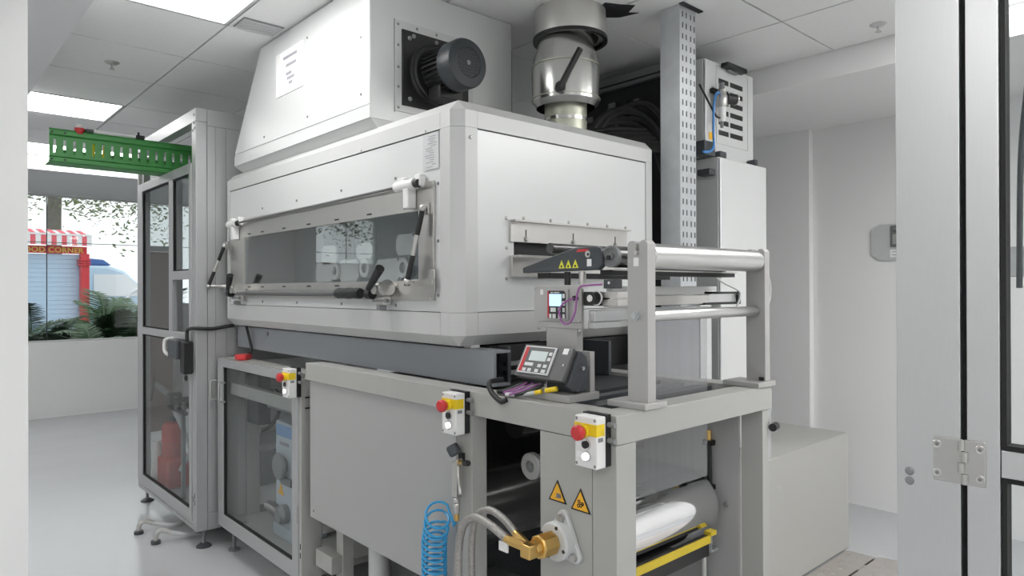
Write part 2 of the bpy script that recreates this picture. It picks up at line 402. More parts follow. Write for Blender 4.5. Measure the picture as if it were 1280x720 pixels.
# window
wfr = part('window_frame', MB().frame('X', X0-.008, X0+.003, 1.945, 3.87, 1.412, 1.832, 2.037, 3.675, 1.484, 1.733), 'stainless', h, bev=.001)
part('window_pane', B(X0-.003, X0+.001, 2.037, 3.675, 1.484, 1.733), 'hood_glass', h)
s0 = None
for y in (2.108, 2.373, 2.641, 2.904, 3.167, 3.426, 3.6):
    for z in (1.748, 1.468):
        if s0 is None: s0 = part('slot', B(X0-.0095, X0-.007, y-.018, y+.018, z-.003, z+.003), 'black', wfr); a0 = Vector((0, y, z))
        else: inst(s0, wfr, Vector((0, y, z))-a0)
part('bottom_ledge', B(X0-.012, X0-.008, 1.96, 3.7, 1.414, 1.422), 'stainless', h)
def hinge(y, zz):
    hb = part('hinge', B(X0-.045, X0-.009, y-.045, y-.01, zz-.075, zz+.01), 'white_plastic', h, bev=.004)
    part('knuckle', MB().cyl((X0-.03, y-.07, zz+.01), (X0-.03, y+.05, zz+.01), .020, n=18), 'white_plastic', hb)
    part('leaf', B(X0-.03, X0-.001, y+.01, y+.05, zz, zz+.045), 'white_plastic', hb, bev=.006); part('leaf', B(X0-.03, X0-.001, y-.095, y-.06, zz, zz+.045), 'white_plastic', hb, bev=.006)
    part('pin', MB().cyl((X0-.03, y-.09, zz+.01), (X0-.03, y-.071, zz+.01), .015, n=14), 'black', hb)
hinge(2.09, 1.815); hinge(3.78, 1.80)
part('hinge_rod', MB().cyl((X0-.03, 2.14, 1.826), (X0-.03, 3.70, 1.812), .0055, n=8), 'controller_grey', h)
def strut(p0, p1):
    p0, p1 = Vector(p0), Vector(p1); d = p1-p0
    s = part('gas_strut', MB().cyl(p0, p0+d*.36, .0095, n=12), 'black', h)
    part('strut_end', MB().cyl(p0+d*.64, p1, .0095, n=12), 'black', s)
    part('strut_sleeve', MB().cyl(p0+d*.36, p0+d*.64, .0085, n=12), 'stainless', s)
    for p in (p0, p1): part('ball_joint', MB().sphere(p, .013), 'stainless', s)
    part('bracket', B(X0-.018, X0-.009, p0.y-.012, p0.y+.045, p0.z-.02, p0.z+.022), 'stainless', s, bev=.001)
    part('stud', MB().cyl((p0.x, p0.y, p0.z), (X0-.009, p0.y+.01, p0.z), .006, n=8), 'stainless', s)
    part('bracket', B(X0-.014, X0-.0091, p1.y-.115, p1.y-.075, p1.z-.045, p1.z+.04), 'stainless', s, bev=.001)
    part('bracket_arm', MB().box(X0-.024, X0-.0141, p1.y-.11, p1.y+.01, p1.z-.012, p1.z+.008), 'stainless', s)
    part('stud', MB().cyl((p1.x, p1.y, p1.z), (X0-.012, p1.y, p1.z), .006, n=8), 'stainless', s)
strut((X0-.03, 1.975, 1.735), (X0-.05, 2.045, 1.48)); strut((X0-.03, 3.90, 1.70), (X0-.09, 4.03-.05, 1.475))
def clamp(y, lever_dy):
    c = part('clamp', MB().cyl((X0-.070, y, 1.455), (X0-.009, y, 1.455), .021, n=18), 'stainless', h)
    part('clamp_body', MB().box(X0-.045, X0-.009, y-.03, y+.03, 1.392, 1.425), 'stainless', c, bev=.004)
    part('clamp_collar', MB().cyl((X0-.045, y-.04, 1.455), (X0-.045, y-.062, 1.46), .030, n=18), 'stainless', c)
    part('clamp_arm', B(X0-.05, X0-.02, y-.012, y+.012, 1.375, 1.392), 'mid_grey', c); part('clamp_pin', MB().cyl((X0-.04, y-.05, 1.41), (X0-.04, y+.05, 1.41), .007, n=10), 'mid_grey', c)
    part('pivot', MB().cyl((X0-.05, y+.04, 1.435), (X0-.05, y+.075, 1.435), .020, n=14), 'black', c)
    part('lever', MB().cyl((X0-.07, y+.035, 1.455), (X0-.08, y+.035-lever_dy, 1.53), .012, .017, n=12), 'black', c)
clamp(2.24, .10); clamp(3.70, .06)
hr = part('locking_bar', MB().cyl((X0-.05, 2.56, 1.437), (X0-.05, 3.66, 1.437), .013, n=14), 'controller_grey', h)
part('grip', MB().lathe([(0, 0), (.019, 0), (.022, .01), (.020, .05), (.023, .09), (.020, .13), (.022, .17), (.018, .19), (0, .19)], (X0-.05, 2.37, 1.437), (0, 1, 0), 16), 'black', hr)
# rating plate
rp = part('rating_plate', B(X0-.001, X0+.004, 1.921, 2.015, 1.873, 2.0), 'label_grey', h, label='narrow printed rating plate')
pl = MB(); random.seed(3)
for k in range(14):
    z = 1.988-.0082*k; a = random.uniform(.0, .03)
    pl.box(X0-.0016, X0-.0005, 1.93+a, 1.94+a+random.uniform(.01, .05), z-.0012, z+.0012)
part('print', pl, 'print_grey', rp, kind='stuff')
# end slot guards
ug = part('slot_guard', MB().frame('Y', Y0-.006, Y0+.003, 1.638, 2.30, 1.622, 1.70, 1.70, 1.701, 1.65, 1.651), 'stainless', h, bev=.002)
part('guard_top', B(1.638, 2.30, Y0-.03, Y0-.006, 1.694, 1.70), 'stainless', ug)
lg = part('slot_guard', B(1.638, 2.25, Y0-.012, Y0+.003, 1.497, 1.573), 'stainless', h, bev=.002)
part('guard_ledge', B(1.638, 2.25, Y0-.05, Y0-.012, 1.565, 1.573), 'stainless', lg)
part('guard_lip', B(1.638, 2.25, Y0-.04, Y0-.012, 1.497, 1.502), 'stainless', lg)
part('slot_chamber', MB().box(1.62, 2.32, 1.842, 1.90, 1.52, 1.68), 'black_soft', h)
for x in (1.712, 1.965, 2.22): part('adjusting_slot', B(x-.002, x+.002, Y0-.0075, Y0-.0062, 1.642, 1.668), 'black', ug)
screws(ug, [(x, Y0-.007, 1.634) for x in (1.712, 1.965, 2.22)], (0, -1, 0), .010, .008, 'hinge_steel')
screws(h, [(1.625, Y0+.002, z) for z in (1.705, 1.60, 1.49)]+[(x, Y0+.002, 1.71) for x in (1.71, 1.85, 1.95, 2.06, 2.18, 2.30)]+[(1.46, Y0-.001, 1.97)], (0, -1, 0), .007, .004, 'hinge_steel')
screws(h, [(X0+.002, y, z) for y in (2.2, 2.62, 3.05, 3.45) for z in (1.87, 1.392)]+[(X0+.002, y, 2.012) for y in (2.0, 2.45)]+[(X0+.002, 1.93, z) for z in (1.82, 1.62, 1.43)], (-1, 0, 0), .006, .003, 'mid_grey')

# ------------------------------------------------------------------ duct housing on top of the hood
d = thing('duct_housing', 'white sheet metal duct housing rising from the hood roof to the ceiling', 'duct', (1.8, 3.0, ZT))
YD = 2.38
front = [(YD, 2.135), (3.83, 2.135), (3.83, 2.21), (3.47, 2.695), (YD, 2.695)]
part('housing_body', MB().prism(front, 'X', 1.404, 2.155), 'white_panel', d)
part('bottom_lip', MB().hull([(1.402, YD, 2.134), (1.402, 3.83, 2.134), (2.155, YD, 2.134), (2.155, 3.83, 2.134), (1.437, YD+.001, 2.1005), (1.437, 3.80, 2.1005), (2.15, YD+.001, 2.1005), (2.15, 3.80, 2.1005)]), 'white_frame', d)
part('face_plate', MB().prism([(YD+.002, 2.19), (3.80, 2.20), (3.455, 2.69), (YD+.002, 2.69)], 'X', 1.400, 1.404), 'white_panel', d)
part('skirt', B(1.3995, 1.404, YD+.001, 3.828, 2.135, 2.187), 'white_panel', d)
part('rear_section', B(2.157, 2.25, YD+.1, 3.2, 2.101, 2.62), 'mid_grey', d)
screws(d, [(1.3995, y, z) for y, z in ((2.45, 2.47), (2.45, 2.24), (2.93, 2.24), (2.93, 2.60), (3.42, 2.23))], (-1, 0, 0), .006, .003, 'mid_grey')
pp = single('paper_notice', B(1.3965, 1.3990, 2.965, 3.262, 2.392, 2.60), 'paper', 'white printed paper notice taped to the side of the white duct housing', 'notice', (1.397, 3.11, 2.39))
pr_ = MB()
for z, a, b in ((2.565, 3.03, 3.18), (2.525, 3.04, 3.15), (2.485, 3.09, 3.15), (2.462, 3.06, 3.14), (2.438, 3.08, 3.12)): pr_.box(1.3955, 1.3964, a, b, z-.008, z+.006)
part('print', pr_, 'print_grey', pp, kind='stuff')
part('tape_strip', B(1.3956, 1.3964, 3.215, 3.25, 2.40, 2.595), 'white_plastic', pp)
mp = part('motor_plate_frame', MB().frame('Y', YD-.006, YD, 1.513, 1.92, 2.18, 2.552, 1.544, 1.89, 2.207, 2.52), 'white_frame', d)
screws(mp, [(1.528, YD-.006, z) for z in (2.195, 2.28, 2.36, 2.45, 2.535)]+[(x, YD-.006, 2.537) for x in (1.62, 1.72, 1.82)], (0, -1, 0), .006, .003, 'mid_grey')
part('seam', B(1.512, 1.5135, YD-.003, YD-.0001, 2.175, 2.556), 'dark_seam', d)

# ------------------------------------------------------------------ fan motor
mo = thing('fan_motor', 'black finned fan motor bolted to the end of the white duct housing', 'motor', (1.72, YD-.1, 2.2))
mc = Vector((1.705, YD, 2.358))
part('mounting_plate', B(1.545, 1.889, YD-.012, YD-.0005, 2.208, 2.519), 'black', mo, bev=.002)
screws(mo, [(1.715+sx*.135, YD-.012, 2.362+sz*.125) for sx in (-1, 1) for sz in (-1, 1)]+[(1.60, YD-.012, 2.50), (1.80, YD-.012, 2.50), (1.715, YD-.012, 2.50)], (0, -1, 0), .010, .006, 'mid_grey', 'bolt')
ax = (0, -1, 0)
part('flange', MB().lathe([(0, .012), (.128, .012), (.128, .020), (.118, .024), (.118, .034), (.110, .040), (0, .040)], mc, ax, 36), 'black', mo)
body = part('motor_body', MB().lathe([(0, .04), (.086, .04), (.086, .18), (0, .18)], mc, ax, 32), 'black', mo)
fm = MB()
for k in range(30):
    a = 2*math.pi*k/30; ca, sa = math.cos(a), math.sin(a)
    pts = []
    for y in (mc.y-.05, mc.y-.172):
        for r, w in ((.084, .0026), (.099, .0015)):
            for s in (-1, 1): pts.append((mc.x+ca*r-sa*w*s, y, mc.z+sa*r+ca*w*s))
    fm.hull(pts)
part('cooling_fins', fm, 'black', mo, kind='stuff')
part('terminal_box', B(mc.x-.06, mc.x+.06, mc.y-.13, mc.y-.05, mc.z-.125, mc.z-.06), 'black', mo, bev=.006)
cw = part('fan_cowl', MB().lathe([(.088, .160), (.100, .163), (.100, .228), (.095, .238), (.062, .246), (.058, .241), (.0, .241)], mc, ax, 40), 'motor_paint', mo)
gm = MB()
for i in range(-4, 5):
    for j in range(-4, 5):
        x, z = i*.0135+(.00675 if j % 2 else 0), j*.0125
        if x*x+z*z < .052**2 and x*x+z*z > .0001: gm.cyl((mc.x+x, mc.y-.2412, mc.z+z), (mc.x+x, mc.y-.2422, mc.z+z), .0050, n=6)
part('grille_holes', gm, 'black', cw, kind='stuff')
part('hub', MB().cyl((mc.x, mc.y-.241, mc.z), (mc.x, mc.y-.245, mc.z), .010, n=12), 'mid_grey', cw)
part('cable', MB().tube([(mc.x+.04, mc.y-.10, mc.z-.12), (mc.x+.14, mc.y-.03, mc.z-.16), (mc.x+.20, mc.y-.02, mc.z-.22), (mc.x+.22, mc.y-.02, ZT+.002)], .004, 6, 5), 'rubber', mo)

# ------------------------------------------------------------------ exhaust pipe
ex = Vector((2.247, 2.117, 0))
e = thing('exhaust_pipe', 'shiny metal exhaust pipe with a damper lever between hood roof and ceiling', 'exhaust pipe', (ex.x, ex.y, ZT))
part('lower_pipe', MB().cyl((ex.x, ex.y, ZT), (ex.x, ex.y, 2.36), .095, n=32), 'duct_zinc', e)
part('cowl', MB().lathe([(.132, 2.262), (.152, 2.285), (.154, 2.42), (.144, 2.49), (.128, 2.525), (.128, 2.60), (.120, 2.60), (.120, 2.52), (.144, 2.42), (.144, 2.285), (.132, 2.262)], (ex.x, ex.y, 0), (0, 0, 1), 40), 'duct_steel', e)
part('upper_sleeve', MB().lathe([(.128, 2.575), (.160, 2.580), (.163, 2.60), (.160, 2.698), (.135, 2.698), (.135, 2.60), (.128, 2.575)], (ex.x+.02, ex.y-.01, 0), (0, 0, 1), 40), 'duct_foil', e)
part('rolled_edge', MB().lathe([(.150, 2.562), (.168, 2.562), (.168, 2.578), (.150, 2.578), (.150, 2.562)], (ex.x+.02, ex.y-.01, 0), (0, 0, 1), 40), 'black', e)
for z in (2.30, 2.445): part('seam_ring', MB().lathe([(.152, z-.0015), (.1555, z-.0015), (.1555, z+.0015), (.152, z+.0015), (.152, z-.0015)], (ex.x, ex.y, 0), (0, 0, 1), 40), 'duct_zinc', e)
v = Vector((-.63, -.775, 0))
rt_ = Vector((.741, -.671, 0)); pv = ex+v*.152-rt_*.045
lv = part('damper_lever', MB().cyl(pv+v*.012+Vector((0, 0, 2.315)), pv+v*.02+rt_*.085+Vector((0, 0, 2.475)), .0135, n=8), 'black', e)
part('lever_pivot', MB().cyl(pv-v*.06+Vector((0, 0, 2.315)), pv+v*.022+Vector((0, 0, 2.315)), .022, n=16), 'black', lv)
part('pipe_band', MB().lathe([(.095, 2.20), (.098, 2.20), (.098, 2.215), (.095, 2.215), (.095, 2.20)], (ex.x, ex.y, 0), (0, 0, 1), 36), 'duct_steel', e)
# torn dark opening round the pipe
part('ceiling_opening', MB().prism([(2.40, 2.06), (2.475, 1.99), (2.50, 1.90), (2.46, 1.93), (2.42, 1.86), (2.36, 1.90), (2.30, 1.93), (2.33, 2.0)], 'Z', ZC-.0025, ZC-.0005), 'black_soft', e)

# ------------------------------------------------------------------ slotted post
sp = thing('slotted_post', 'tall galvanised slotted steel post behind the hood corner up to the ceiling', 'post', (2.61, 1.77, 0))
part('post_side', B(2.552, 2.556, 1.724, 1.822, 0, ZC-.001), 'galvanised', sp)
pf = part('post_face', B(2.552, 2.676, 1.720, 1.724, 0, ZC-.001), 'galvanised', sp)
part('post_flange', B(2.672, 2.676, 1.724, 1.80, 0, ZC-.001), 'galvanised', sp)
s0 = None
zz = 2.66; k = 0
while zz > .7 and k < 300:
    for dx in (.022, .050, .084, .112):
        if s0 is None: s0 = part('slot', B(2.552+dx-.0036, 2.552+dx+.0036, 1.7190, 1.7199, zz-.012, zz+.012), 'dark_grey', pf); a0 = Vector((dx, zz))
        else: inst(s0, pf, (dx-a0[0], 0, zz-a0[1]))
        k += 1
    zz -= .0485
part('base_plate', B(2.53, 2.70, 1.699, 1.84, 0, .008), 'galvanised', sp)
part('ceiling_gap_edge', B(2.545, 2.70, 1.695, 1.719, ZC-.006, ZC-.001), 'black_soft', sp)
# ------------------------------------------------------------------ channel beam under the hood
cb = thing('channel_beam', 'grey painted steel channel beam carrying the white hood above the table', 'beam', (1.5, 2.8, 1.125))
XC = 1.47
part('web', B(XC, XC+.012, 1.715, 3.98, 1.128, 1.246), 'channel_paint', cb)
part('top_flange', B(XC+.012, XC+.075, 1.715, 3.98, 1.238, 1.246), 'channel_paint', cb)
part('bottom_flange', B(XC+.012, XC+.075, 1.715, 3.98, 1.128, 1.136), 'channel_paint', cb)
for y in (1.86, 3.2, 3.8): part('spacer', B(XC+.02, XC+.06, y, y+.04, 1.246, 1.256), 'stainless', cb)
part('inner_cover', B(XC+.076, XC+.40, 1.90, 3.9, 1.128, 1.25), 'black_soft', cb)
part('bolt', MB().cyl((XC-.006, 3.55, 1.22), (XC, 3.55, 1.22), .012, n=6), 'mid_grey', cb)

# ------------------------------------------------------------------ table frame (front end of the machine)
TX, TY, TR, TT = 1.35, 1.10, 2.155, 1.13
t = thing('machine_table', 'grey beige machine table frame with a big side panel, under the hood and rollers', 'machine table', (1.8, 2.0, 0))
part('front_beam', B(TX, TR, TY, TY+.08, 1.055, TT), 'grey_powder', t, bev=.002)
part('left_beam', B(TX, TX+.08, TY+.081, 2.85, 1.055, TT-.0005), 'grey_powder', t, bev=.002)
part('right_beam', B(TR-.08, TR, TY+.081, 2.85, 1.055, TT-.0005), 'grey_powder', t, bev=.002)
part('front_post', B(TX, TX+.08, TY+.001, TY+.081, .02, 1.054), 'grey_powder', t, bev=.002)
part('middle_post', B(TX, TX+.06, 1.68, 1.757, .02, 1.054), 'grey_powder', t, bev=.002)
part('right_post', B(TR-.055, TR-.018, TY+.004, TY+.081, .02, 1.054), 'grey_powder', t, bev=.002)
part('right_strip', B(TR-.006, TR+.016, TY+.012, TY+.07, .885, TT+.004), 'anodised', t)
part('knob', MB().cyl((TR-.02, TY-.012, .995), (TR+.018, TY-.004, .995), .013, n=14), 'black', t)
part('catch_plate', B(TR+.017, TR+.055, TY+.03, TY+.06, 1.035, TT+.01), 'brushed_alu', t)
part('post_gap', B(TR-.0175, TR-.0065, TY+.02, TY+.075, .02, TT-.002), 'gasket', t)
part('right_side_plate', B(TR-.066, TR-.056, TY+.083, 2.9, .05, 1.053), 'grey_panel', t)
part('bearing_plate', B(TX+.001, TX+.018, TY+.083, 1.375, .05, 1.053), 'grey_powder', t)
part('cross_plate', B(TX+.09, TR-.09, 1.48, 1.86, TT-.03, TT-.012), 'pcb_dark', t)
part('dark_block', B(1.56, 2.5, 1.842, 1.895, TT+.0, TT+.12), 'black_soft', t)  # black block put in for the darkness between table and hood
for z_ in (TT+.018, TT+.05): part('guide_bar', B(1.60, 2.05, 1.80, 1.815, z_, z_+.014), 'mid_grey', t)
part('bar_bracket', B(2.04, 2.055, 1.70, 1.86, TT-.01, TT+.12), 'dark_grey', t)
part('bar_bracket', B(1.60, 1.615, 1.79, 1.86, TT-.01, TT+.12), 'dark_grey', t)
part('cross_bar', B(TX+.09, TR-.09, 1.27, 1.33, TT-.03, TT-.010), 'dark_grey', t)
part('cross_bar', B(TX+.09, TR-.09, 1.38, 1.42, TT-.03, TT-.010), 'dark_grey', t)
part('inner_back', B(TX+.09, TR-.07, 2.10, 2.12, .05, 1.05), 'pcb_dark', t)
part('inner_tray', B(TX+.03, TX+.45, 1.80, 2.09, .30, .34), 'mid_grey', t)
sp_ = part('side_panel', B(TX+.012, TX+.020, 1.776, 2.835, .452, 1.117), 'grey_panel', t, bev=.003)
screws(sp_, [(TX+.012, y, z) for y in (1.80, 2.80) for z in (.485, 1.085)], (-1, 0, 0), .006, .003, 'mid_grey')
part('panel_gap', B(TX+.022, TX+.05, 1.758, 1.79, .05, 1.053), 'black_soft', t)
part('rear_post', B(TX+.10, TX+.15, 2.70, 2.76, .02, .80), 'grey_powder', t)
part('lower_beam', B(TX+.05, TX+.11, 2.71, 2.86, .22, .295), 'grey_powder', t, bev=.002)
part('lower_beam', B(TX+.16, TX+.20, 1.76, 2.69, .02, .10), 'grey_powder', t)
part('column', MB().cyl((TX+.16, 2.50, .02), (TX+.16, 2.50, .50), .045, n=24), 'white_frame', t)
part('pinch_roller', MB().cyl((1.62, 1.78, .975), (2.05, 1.78, .975), .05, n=28), 'dark_roller', t)
nip = part('guide_roller', MB().cyl((1.521, 1.575, .887), (2.06, 1.575, .887), .032, n=28), 'roller_alu', t)
part('end_cap', MB().lathe([(.019, 0), (.040, 0), (.043, .003), (.043, .02), (.019, .02), (.019, 0)], (1.50, 1.575, .887), (1, 0, 0), 30), 'plate_alu', nip)
part('bearing', MB().lathe([(0, .004), (.008, .004), (.010, .008), (.0185, .008), (.0185, .016), (0, .016)], (1.50, 1.575, .887), (1, 0, 0), 24), 'mid_grey', nip)
part('rubber_roller', MB().cyl((1.46, 1.86, .69), (2.05, 1.86, .69), .13, n=36), 'dark_roller', t)
# chill drum
dr = part('chill_drum', MB().lathe([(0, 0), (.105, 0), (.108, .003), (.108, .577), (.105, .58), (0, .58)], (1.475, 1.345, .715), (1, 0, 0), 64), 'drum_chrome', t, label='polished metal drum')
part('drum_journal', MB().cyl((1.37, 1.345, .715), (1.475, 1.345, .715), .035, n=24), 'stainless', dr)
part('drum_journal', MB().cyl((2.055, 1.345, .715), (2.088, 1.345, .715), .035, n=24), 'stainless', dr)
tr = part('drip_tray', MB().prism([(1.232, .640), (1.232, .575), (1.45, .53), (1.45, .545), (1.25, .590), (1.25, .640)], 'X', 1.44, 1.985), 'black', t)
part('tray_edge', B(1.44, 1.985, 1.2255, 1.2315, .618, .642), 'yellow_tray', tr)
part('tray_end', B(1.9855, 2.02, 1.2255, 1.250, .638, .652), 'yellow_tray', tr)
tb = part('tray_bracket', B(2.045, 2.085, 1.26, 1.34, .56, .568), 'galvanised', t)
part('angle', B(2.045, 2.05, 1.26, 1.34, .568, .63), 'galvanised', tb)
part('rod', MB().cyl((2.062, 1.30, .05), (2.062, 1.30, .60), .010, n=10), 'stainless', tb)
part('nut', MB().cyl((2.062, 1.30, .568), (2.062, 1.30, .582), .017, n=6), 'stainless', tb)
# black hose on the right plate
bh = part('latch_strap', MB().cyl((2.078, 1.285, .74), (2.078, 1.29, .93), .009, n=10), 'black', t)
part('brass_end', MB().cyl((2.076, 1.29, .932), (2.076, 1.29, .965), .010, n=10), 'brass', bh)
part('clip', B(2.064, 2.0885, 1.27, 1.305, .915, .932), 'black', bh); part('clip', B(2.064, 2.0885, 1.27, 1.305, .765, .780), 'black', bh)
part('hook', MB().tube([(2.074, 1.285, .74), (2.070, 1.28, .715), (2.074, 1.262, .70)], .010, 8, 3), 'black', bh)
screws(t, [(TR-.067, 1.23, 1.02), (TR-.067, 1.23, .72)], (-1, 0, 0), .010, .006, 'mid_grey', 'bolt')
screws(t, [(TX, 1.262, z) for z in (.655, .640)], (-1, 0, 0), .003, .001, 'mid_grey', 'plug')
# web film coming down from the rollers onto the drum
single('plastic_web', MB().box(1.54, 1.91, 1.190, 1.1908, .86, 1.361), 'web_film', 'clear plastic film web hanging from the lower roller down through the table', 'film', (1.8, 1.19, .83))

# warning signs
def tri(name, y, z, w, lab, mark, col='sign_orange', x=TX+.001, par=None, s=1):
    hgt = w*.88
    P = [(y-w/2, z), (y+w/2, z), (y, z+hgt)]
    if par is None:
        o = single(name, MB().prism(P, 'X', x-.0022, x-.0006), 'black', lab, 'warning sign', (x, y, z), 'triangular warning signs on the bearing plate')
    else: o = part(name, MB().prism(P, 'X', x-.0016, x-.0002), 'black', par)
    k = .80; cy, cz = y, z+hgt/3
    f = part('sign_field', MB().prism([(cy+(a-cy)*k, cz+(b-cz)*k) for a, b in P], 'X', x-.0028, x-.0021), col, o)
    if mark == 'hand':
        m = MB().box(x-.0033, x-.0028, y-w*.20, y+w*.04, cz-w*.12, cz+w*.06)
        for q in range(4): m.box(x-.0033, x-.0028, y-w*.22, y-w*.10, cz-w*.10+q*w*.026, cz-w*.084+q*w*.026)
        m.box(x-.0033, x-.0028, y-w*.02, y+w*.12, cz-w*.13, cz-w*.11); part('pictogram', m, 'mid_grey', o)
    elif mark == 'rollers':
        m = MB()
        for a, b in ((-.11, .02), (.09, -.08), (.06, .08), (-.02, -.06)): m.ring((x-.0033, y+a*w, cz+b*w), (x-.0028, y+a*w, cz+b*w), w*.075, w*.035, 14)
        m.box(x-.0033, x-.0028, y-w*.14, y-w*.02, cz-w*.02, cz+w*.02); part('pictogram', m, 'black', o)
    else:
        part('pictogram', MB().box(x-.0033, x-.0028, y-w*.06, y+w*.08, cz-w*.08, cz+w*.06), 'black', o)
    return o
tri('warning_sign', 1.307, .868, .068, 'orange triangle hand crushing warning sign, left of the pair on the bearing plate', 'hand')
tri('warning_sign', 1.222, .861, .070, 'orange triangle roller entanglement warning sign, right of the pair on the bearing plate', 'rollers')

# emergency stop boxes
def estop(y0, z0, lab, loc):
    e = thing('emergency_stop', lab, 'emergency stop', (TX, y0, z0), 'emergency stop boxes')
    xf = TX-.056; w, H = .073, .130
    part('back_box', B(TX-.020, TX-.0005, y0, y0+w+.004, z0+.002, z0+H+.003), 'black', e)
    cv = part('cover', B(xf, TX-.020, y0, y0+w, z0, z0+H), 'white_plastic', e, bev=.003)
    part('yellow_label', MB().box(xf-.0006, xf+.030, y0-.0006, y0+w+.0006, z0+.082, z0+.112), 'yellow', cv)
    yb = y0+w*.52
    part('button_collar', MB().cyl((xf-.0006, yb, z0+.092), (xf-.012, yb, z0+.092), .016, n=18), 'yellow', cv)
    bt = part('stop_button', MB().lathe([(0, .038), (.015, .037), (.0195, .032), (.0195, .022), (.014, .014), (.010, .010), (0, .010)], (xf, yb, z0+.092), (-1, 0, 0), 22), 'red', e, label='red mushroom stop button')
    for k, m in ((.060, 'black'), (.030, 'lit_button')):
        rg = part('button_ring', MB().cyl((xf, yb-.006, z0+k), (xf-.006, yb-.006, z0+k), .0135, n=18), 'chrome', cv)
        part('push_button', MB().cyl((xf-.006, yb-.006, z0+k), (xf-.010, yb-.006, z0+k), .0095, n=16), m, cv)
        part('label_tag', B(xf-.001, xf-.0001, yb+.012, y0+w-.006, z0+k-.006, z0+k+.008), 'paper', cv)
    screws(cv, [(xf, y0+.006, z0+.008), (xf, y0+w-.006, z0+.008), (xf, y0+.006, z0+H-.008), (xf, y0+w-.006, z0+H-.008)], (-1, 0, 0), .004, .001, 'mid_grey')
    part('side_tag', B(xf+.006, xf+.024, y0-.0008, y0+.0001, z0+.068, z0+.078), 'mid_grey', cv)
    for k in (.068, .108): part('cable_gland', MB().cyl((TX-.010, y0, z0+k), (TX-.010, y0-.022, z0+k), .007, n=10), 'mid_grey', e)
    return e
estop(1.118, 1.000, 'white emergency stop box on the table front corner, nearest of the three red buttons', None)
estop(1.690, .996, 'white emergency stop box above the air gun on the middle table post', None)
estop(2.895, .972, 'white emergency stop box on the glass enclosure corner, farthest of the three', None)

# rotary joint and braided hoses
rj = thing('rotary_joint', 'brass rotary coupling in a grey three-bolt flange bearing, with braided hoses', 'pipe coupling', (1.30, 1.29, .77))
A = Vector((TX+.0005, 1.283, .775))
fl = MB()
lobes = []
for a in (95, 215, 335):
    for q in range(-50, 51, 20):
        r = math.radians(a+q); c0 = Vector((math.cos(math.radians(a))*.062, math.sin(math.radians(a))*.062))
        lobes.append((A.y+c0.x+math.cos(r)*.018, A.z+c0.y+math.sin(r)*.018))
part('flange', MB().prism(lobes, 'X', A.x-.014, A.x), 'label_grey', rj, bev=.003)
part('bearing_housing', MB().lathe([(0, .014), (.052, .014), (.052, .040), (.047, .046), (0, .046)], A, (-1, 0, 0), 36), 'label_grey', rj)
for a in (95, 215, 335):
    c0 = (A.y+math.cos(math.radians(a))*.062, A.z+math.sin(math.radians(a))*.062)
    part('bolt', MB().cyl((A.x-.014, *c0), (A.x-.026, *c0), .011, n=6), 'stainless', rj)
for a in (20, 110, 200, 290):
    c0 = (A.y+math.cos(math.radians(a))*.043, A.z+math.sin(math.radians(a))*.043)
    part('set_screw', MB().cyl((A.x-.042, *c0), (A.x-.0475, *c0), .005, n=10), 'black', rj)
part('brass_body', MB().lathe([(0, .046), (.028, .046), (.032, .050), (.032, .098), (.028, .102), (0, .102)], A, (-1, 0, 0), 8), 'brass', rj)
part('brass_nut', MB().cyl((A.x-.102, A.y, A.z), (A.x-.122, A.y, A.z), .022, n=8), 'brass', rj)
part('brass_block', MB().box(A.x-.148, A.x-.116, A.y-.018, A.y+.018, A.z-.018, A.z+.018), 'brass', rj, bev=.003)
f1 = Vector((A.x-.136, A.y+.015, A.z+.008)); f2 = Vector((A.x-.112, A.y+.028, A.z+.0))
part('fitting', MB().cyl(f1, f1+Vector((-.010, .040, .006)), .013, n=6).cyl(f1+Vector((-.010, .040, .006)), f1+Vector((-.014, .058, .010)), .011, n=12), 'brass', rj)
part('fitting', MB().cyl(f2, f2+Vector((.006, .045, .014)), .012, n=6).cyl(f2+Vector((.006, .045, .014)), f2+Vector((.008, .06, .019)), .010, n=12), 'brass', rj)
h1 = f1+Vector((-.014, .056, .010)); h2 = f2+Vector((.008, .058, .019))
part('braided_hose', MB().tube([h1, h1+Vector((-.008, .05, .022)), h1+Vector((-.008, .115, .028)), h1+Vector((-.005, .17, -.005)), h1+Vector((0, .20, -.07)), h1+Vector((.0, .205, -.17)), h1+Vector((.0, .19, -.30)), h1+Vector((.02, .15, -.5))], .0115, 12, 6), 'braid', rj)
part('braided_hose', MB().tube([h2, h2+Vector((.0, .05, .026)), h2+Vector((.0, .11, .034)), h2+Vector((.0, .165, .0)), h2+Vector((0, .185, -.07)), h2+Vector((.0, .185, -.17)), h2+Vector((.0, .17, -.30)), h2+Vector((.03, .13, -.5))], .0105, 12, 6), 'braid', rj)
part('hose_tag', B(1.225, 1.23, 1.375, 1.41, .74, .765), 'white_plastic', rj)

